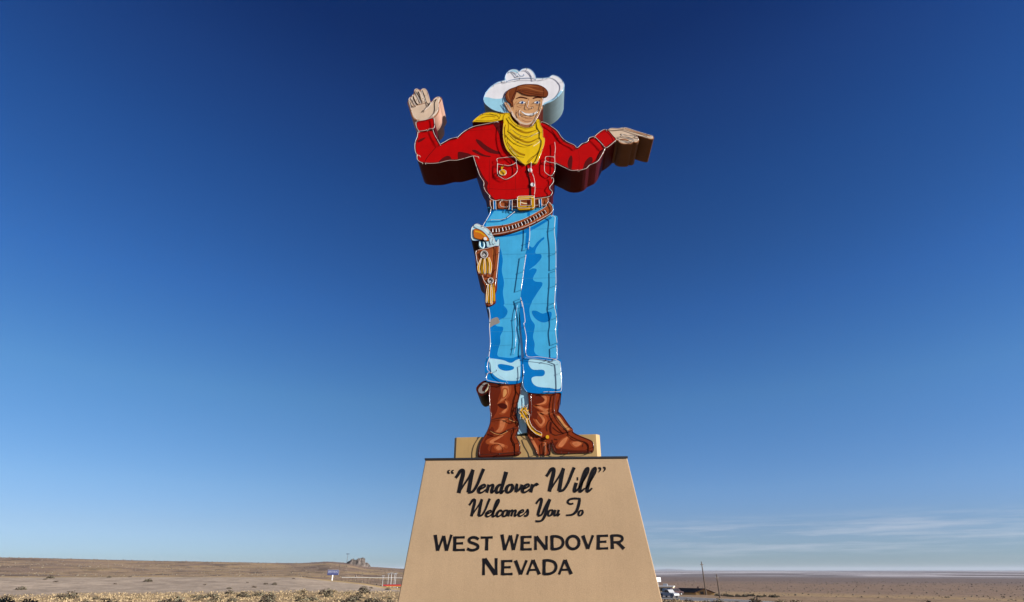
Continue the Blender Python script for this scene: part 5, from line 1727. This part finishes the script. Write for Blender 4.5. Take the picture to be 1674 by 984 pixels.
mb = MB(); mb.box((pk_[0] + RX * 0.25 - 0.3, RY * 0.25 - 0.3, zr_ - 0.3), (pk_[0] + RX * 0.25 + 0.3, RY * 0.25 + 0.3, zr_ + 0.75), M_trim); mb.build('chimney', rf)
mb = MB(); mb.box((gl + 1.6, -0.05, 0.7), (gl + 2.9, -0.004, 1.7), M_dark); mb.build('window', hs_)

r_ = 262
fx_, fy_ = place(1074, r_)
zg_ = zat(967, r_) - 1.0
fb = empty('flat_roofed_building', (fx_, fy_, zg_), face_cam(1074) - 0.1)
tag(fb, 'pale cream flat roofed building half hidden by the pedestal', 'building')
zt_ = zat(957, r_) - zg_
mb = MB(); mb.box((-7, 0, -1), (5.6, 8, zt_ - 0.35), M_wall_cr); mb.build('wall', fb)
mb = MB(); mb.box((-7.3, -0.3, zt_ - 0.348), (5.9, 8.3, zt_), M_roof_pale); rf = mb.build('roof', fb)
mb = MB(); mb.box((1.5, 3, zt_ + 0.002), (3.2, 4.6, zt_ + 0.8), M_steel); mb.build('roof_unit', rf)
for x in (-5, -2.2, 0.6, 3.4):
    mb = MB(); mb.box((x, -0.04, 1.6), (x + 1.3, -0.003, 2.6), M_dark); mb.build('window', fb)

# tall white sign beside the pedestal
r_ = 118
wx_, wy_ = place(1074, r_)
zg_ = hgt(wx_, wy_)
ws = empty('road_sign', (wx_, wy_, zg_), face_cam(1074) + 0.5)
tag(ws, 'blank white sign panel on a thin post just right of the pedestal', 'sign')
mb = MB(); mb.box((-0.55, -0.05, zat(950.4, r_) - zg_), (0.55, 0.05, zat(943.4, r_) - zg_), M_white); mb.build('panel', ws)
mb = MB(); mb.tube([Vector((0, 0.11, -0.3)), Vector((0, 0.11, zat(946, r_) - zg_))], 0.055, M_steel, 8); mb.build('post', ws)

# utility poles
for (xb, yb_, xt, yt, r, lab) in ((1149, 971.5, 1142, 918.5, 185, 'tallest bare utility pole in front of the gabled house'), (1170.5, 976.5, 1164, 938.5, 165, 'shorter utility pole right of the gabled house')):
    x_, y_ = place(xb, r)
    zg_ = hgt(x_, y_)
    o = empty('utility_pole', (x_, y_, zg_))
    tag(o, lab, 'pole', 'utility poles by the road')
    top = zat(yt, r) - zg_
    tilt = -0.012 * top
    mb = MB(); mb.tube([Vector((0, 0, -0.5)), Vector((tilt * 0.5, 0, top * 0.5)), Vector((tilt, 0, top))], [0.2, 0.17, 0.12], M_wood, 8); mb.build('shaft', o)
    mb = MB(); mb.box((-0.9, -0.07, -0.07), (0.9, 0.07, 0.07), M_wood, 0.9, (tilt, 0, top - 0.8)); ca = mb.build('crossarm', o)
    for s in (-0.8, 0, 0.8):
        mb = MB()
        q = Vector((tilt + s * math.cos(0.9), s * math.sin(0.9), top - 0.73))
        mb.tube([q, q + Vector((0, 0, 0.2))], 0.05, M_steel, 6)
        mb.build('insulator', ca)

# ------------------------------------------------------------------ plants
M_sage = [mat('sage_grey_green', (0.15, 0.135, 0.09), rough=0.95, var=0.3, scale=4, spec=0.05), mat('sage_dark_twigs', (0.075, 0.058, 0.042), rough=0.95, var=0.3, scale=4, spec=0.05),
          mat('dry_straw', (0.34, 0.255, 0.14), rough=0.95, var=0.25, scale=4, spec=0.05)]


def bush_mesh(seed, mats, R0, H0, n):
    g = random.Random(seed)
    mb = MB()
    for k in range(n):
        th = g.uniform(0, 2 * math.pi)
        rr = R0 * math.sqrt(g.random())
        hmax = H0 * (1 - (rr / R0) ** 2 * 0.65) * g.uniform(0.55, 1.1)
        z = hmax * g.uniform(0.25, 1.0)
        c = Vector((rr * math.cos(th), rr * math.sin(th), z))
        s = g.uniform(0.05, 0.13) * (H0 / 0.6)
        u = Vector((g.gauss(0, 1), g.gauss(0, 1), g.gauss(0, 0.8))).normalized() * s
        w = Vector((g.gauss(0, 1), g.gauss(0, 1), g.gauss(0, 1))).normalized() * s * 0.6
        mb.add([c - u, c + w, c + u, c - w], [(0, 1, 2, 3)], mats[0] if g.random() < 0.7 else mats[1])
    for k in range(10):
        th = g.uniform(0, 2 * math.pi)
        e = Vector((R0 * 0.8 * math.cos(th), R0 * 0.8 * math.sin(th), H0 * g.uniform(0.5, 0.95)))
        mb.tube([Vector((0, 0, -0.05)), e * 0.5, e], [0.02, 0.012, 0.004], M_sage[1], 4)
    return mb


proto = []
for k, (ms, R0, H0, n) in enumerate((((M_sage[0], M_sage[1]), 0.42, 0.42, 150), ((M_sage[1], M_sage[0]), 0.5, 0.5, 170), ((M_sage[2], M_sage[0]), 0.36, 0.36, 130), ((M_sage[1], M_sage[1]), 0.3, 0.3, 110))):
    o = bush_mesh(k + 11, ms, R0, H0, n).build('sagebrush')
    proto.append(o)
LAB = ['round grey green sagebrush tuft on the dry ground', 'wide dark twiggy sagebrush tuft on the dry ground', 'straw coloured dry brush tuft on the dry ground', 'small blackish brush tuft on the dry ground']
used = [False] * 4
NB = 0
gb2 = random.Random(77)


def put_bush(x, r, k=None, s=None):
    global NB
    bx_, by_ = place(x, r)
    if k is None:
        k = gb2.choices(range(4), (4, 4, 5, 3))[0]
    if used[k]:
        o = proto[k].copy()
        COL.objects.link(o)
    else:
        o = proto[k]
        used[k] = True
    s = s or 0.3 + 0.85 * gb2.random() ** 1.7
    o.location = (bx_, by_, hgt(bx_, by_) - 0.02)
    o.rotation_euler = (0, 0, gb2.uniform(0, 6.28))
    o.scale = (s, s, s * gb2.uniform(0.75, 1.1))
    tag(o, LAB[k], 'shrub', 'sagebrush ' + ['grey green', 'dark twiggy', 'straw', 'blackish'][k])
    NB += 1


for k in range(165):
    put_bush(gb2.uniform(-60, 662), 36 + 18 * gb2.random() ** 1.1)
for k in range(20):
    put_bush(gb2.uniform(0, 655), gb2.uniform(58, 96), s=gb2.uniform(0.5, 0.9), k=gb2.choice((1, 3)))
for k in range(80):
    put_bush(gb2.uniform(1080, 1730), 36 + 9 * gb2.random())

# dark hedge line right of the poles, each shrub a thing
gh = random.Random(5)
hp = bush_mesh(99, (M_sage[1], M_sage[0]), 0.9, 1.1, 260).build('roadside_shrub')
first = True
for k in range(16):
    x = 1166 + k * 6.5 + gh.uniform(-1.5, 1.5)
    r = 176 + gh.uniform(-4, 4)
    o = hp if first else hp.copy()
    if not first:
        COL.objects.link(o)
    first = False
    bx_, by_ = place(x, r)
    s = gh.uniform(0.45, 0.85)
    o.location = (bx_, by_, hgt(bx_, by_) - 0.05)
    o.rotation_euler = (0, 0, gh.uniform(0, 6.28))
    o.scale = (s, s, s)
    tag(o, 'bare dark shrub in the row beyond the road right of the house', 'shrub', 'shrubs in the row beyond the road')
# dry grass between the brush
gm = MB()
gg = random.Random(15)
M_straw2 = mat('pale_dry_grass', (0.36, 0.27, 0.155), rough=0.95, var=0.25, scale=3, spec=0.05)
for k in range(5200):
    left_ = gg.random() < 0.62
    x = gg.uniform(-120, 665) if left_ else gg.uniform(1075, 1790)
    r = 34 + (24 if left_ else 11) * gg.random()
    bx_, by_ = place(x, r)
    z = hgt(bx_, by_)
    for b in range(3):
        th = gg.uniform(0, 6.28)
        h = gg.uniform(0.04, 0.13)
        l = Vector((math.cos(th), math.sin(th), 0)) * gg.uniform(0.02, 0.05)
        tip = Vector((bx_ + gg.uniform(-.1, .1), by_ + gg.uniform(-.1, .1), z + h))
        c = Vector((bx_ + gg.uniform(-.08, .08), by_ + gg.uniform(-.08, .08), z - 0.02))
        gm.add([c - l, c + l, tip], [(0, 1, 2)], M_straw2 if gg.random() < 0.8 else M_sage[2])
tag(gm.build('dry_grass'), 'pale dry desert grass scattered between the brush', 'grass', kind='stuff')

# low brush dotting the far slopes: too many to count
fb_ = MB()
M_brush = [mat('far_brush_grey', (0.15, 0.125, 0.09), rough=0.95, var=0.25, scale=0.5, spec=0.05), mat('far_brush_brown', (0.10, 0.08, 0.062), rough=0.95, var=0.25, scale=0.5, spec=0.05)]
gd = random.Random(33)
for k in range(5200):
    if gd.random() < 0.7:
        x, r = gd.uniform(-250, 660), 140 + 760 * gd.random() ** 1.3
    else:
        x, r = gd.uniform(1085, 1800), 240 + 700 * gd.random() ** 1.2
    bx_, by_ = place(x, r)
    z = hgt(bx_, by_)
    s_ = (0.12 + 0.34 * gd.random() ** 2) * (1 + r / 900)
    h_ = s_ * gd.uniform(0.6, 1.0)
    q = [Vector((bx_ + s_ * math.cos(a + gd.uniform(-.4, .4)) * gd.uniform(.7, 1.1), by_ + s_ * math.sin(a) * gd.uniform(.7, 1.1), z - 0.1)) for a in (0, 1.57, 3.14, 4.71)]
    md = [Vector(((bx_ + v.x) / 2 + (v.x - bx_) * 0.35, (by_ + v.y) / 2 + (v.y - by_) * 0.35, z + h_ * gd.uniform(.4, .8))) for v in q]
    tp = Vector((bx_ + gd.uniform(-.2, .2), by_ + gd.uniform(-.2, .2), z + h_))
    fb_.add(q + md + [tp], [(0, 1, 5, 4), (1, 2, 6, 5), (2, 3, 7, 6), (3, 0, 4, 7), (4, 5, 8), (5, 6, 8), (6, 7, 8), (7, 4, 8)], M_brush[gd.random() < 0.5])
tag(fb_.build('distant_brush'), 'dark low brush dotting the far desert slopes', 'brush', kind='stuff')

# ------------------------------------------------------------------ air
hz = MB()
hz.box((-34000, -34000, -16), (34000, 34000, 112), None)
me_h = bpy.data.meshes.new('haze')
me_h.from_pydata(hz.v, [], hz.f)
mh = bpy.data.materials.new('haze_air')
mh.use_nodes = True
hn, hlk = mh.node_tree.nodes, mh.node_tree.links
hn.remove(hn['Principled BSDF'])
pv = hn.new('ShaderNodeVolumePrincipled')
pv.inputs['Color'].default_value = (0.70, 0.76, 0.86, 1)
pv.inputs['Density'].default_value = 0.00003
hlk.new(pv.outputs[0], hn['Material Output'].inputs['Volume'])
me_h.materials.append(mh)
o_hz = bpy.data.objects.new('haze', me_h)
COL.objects.link(o_hz)
tag(o_hz, kind='stuff')
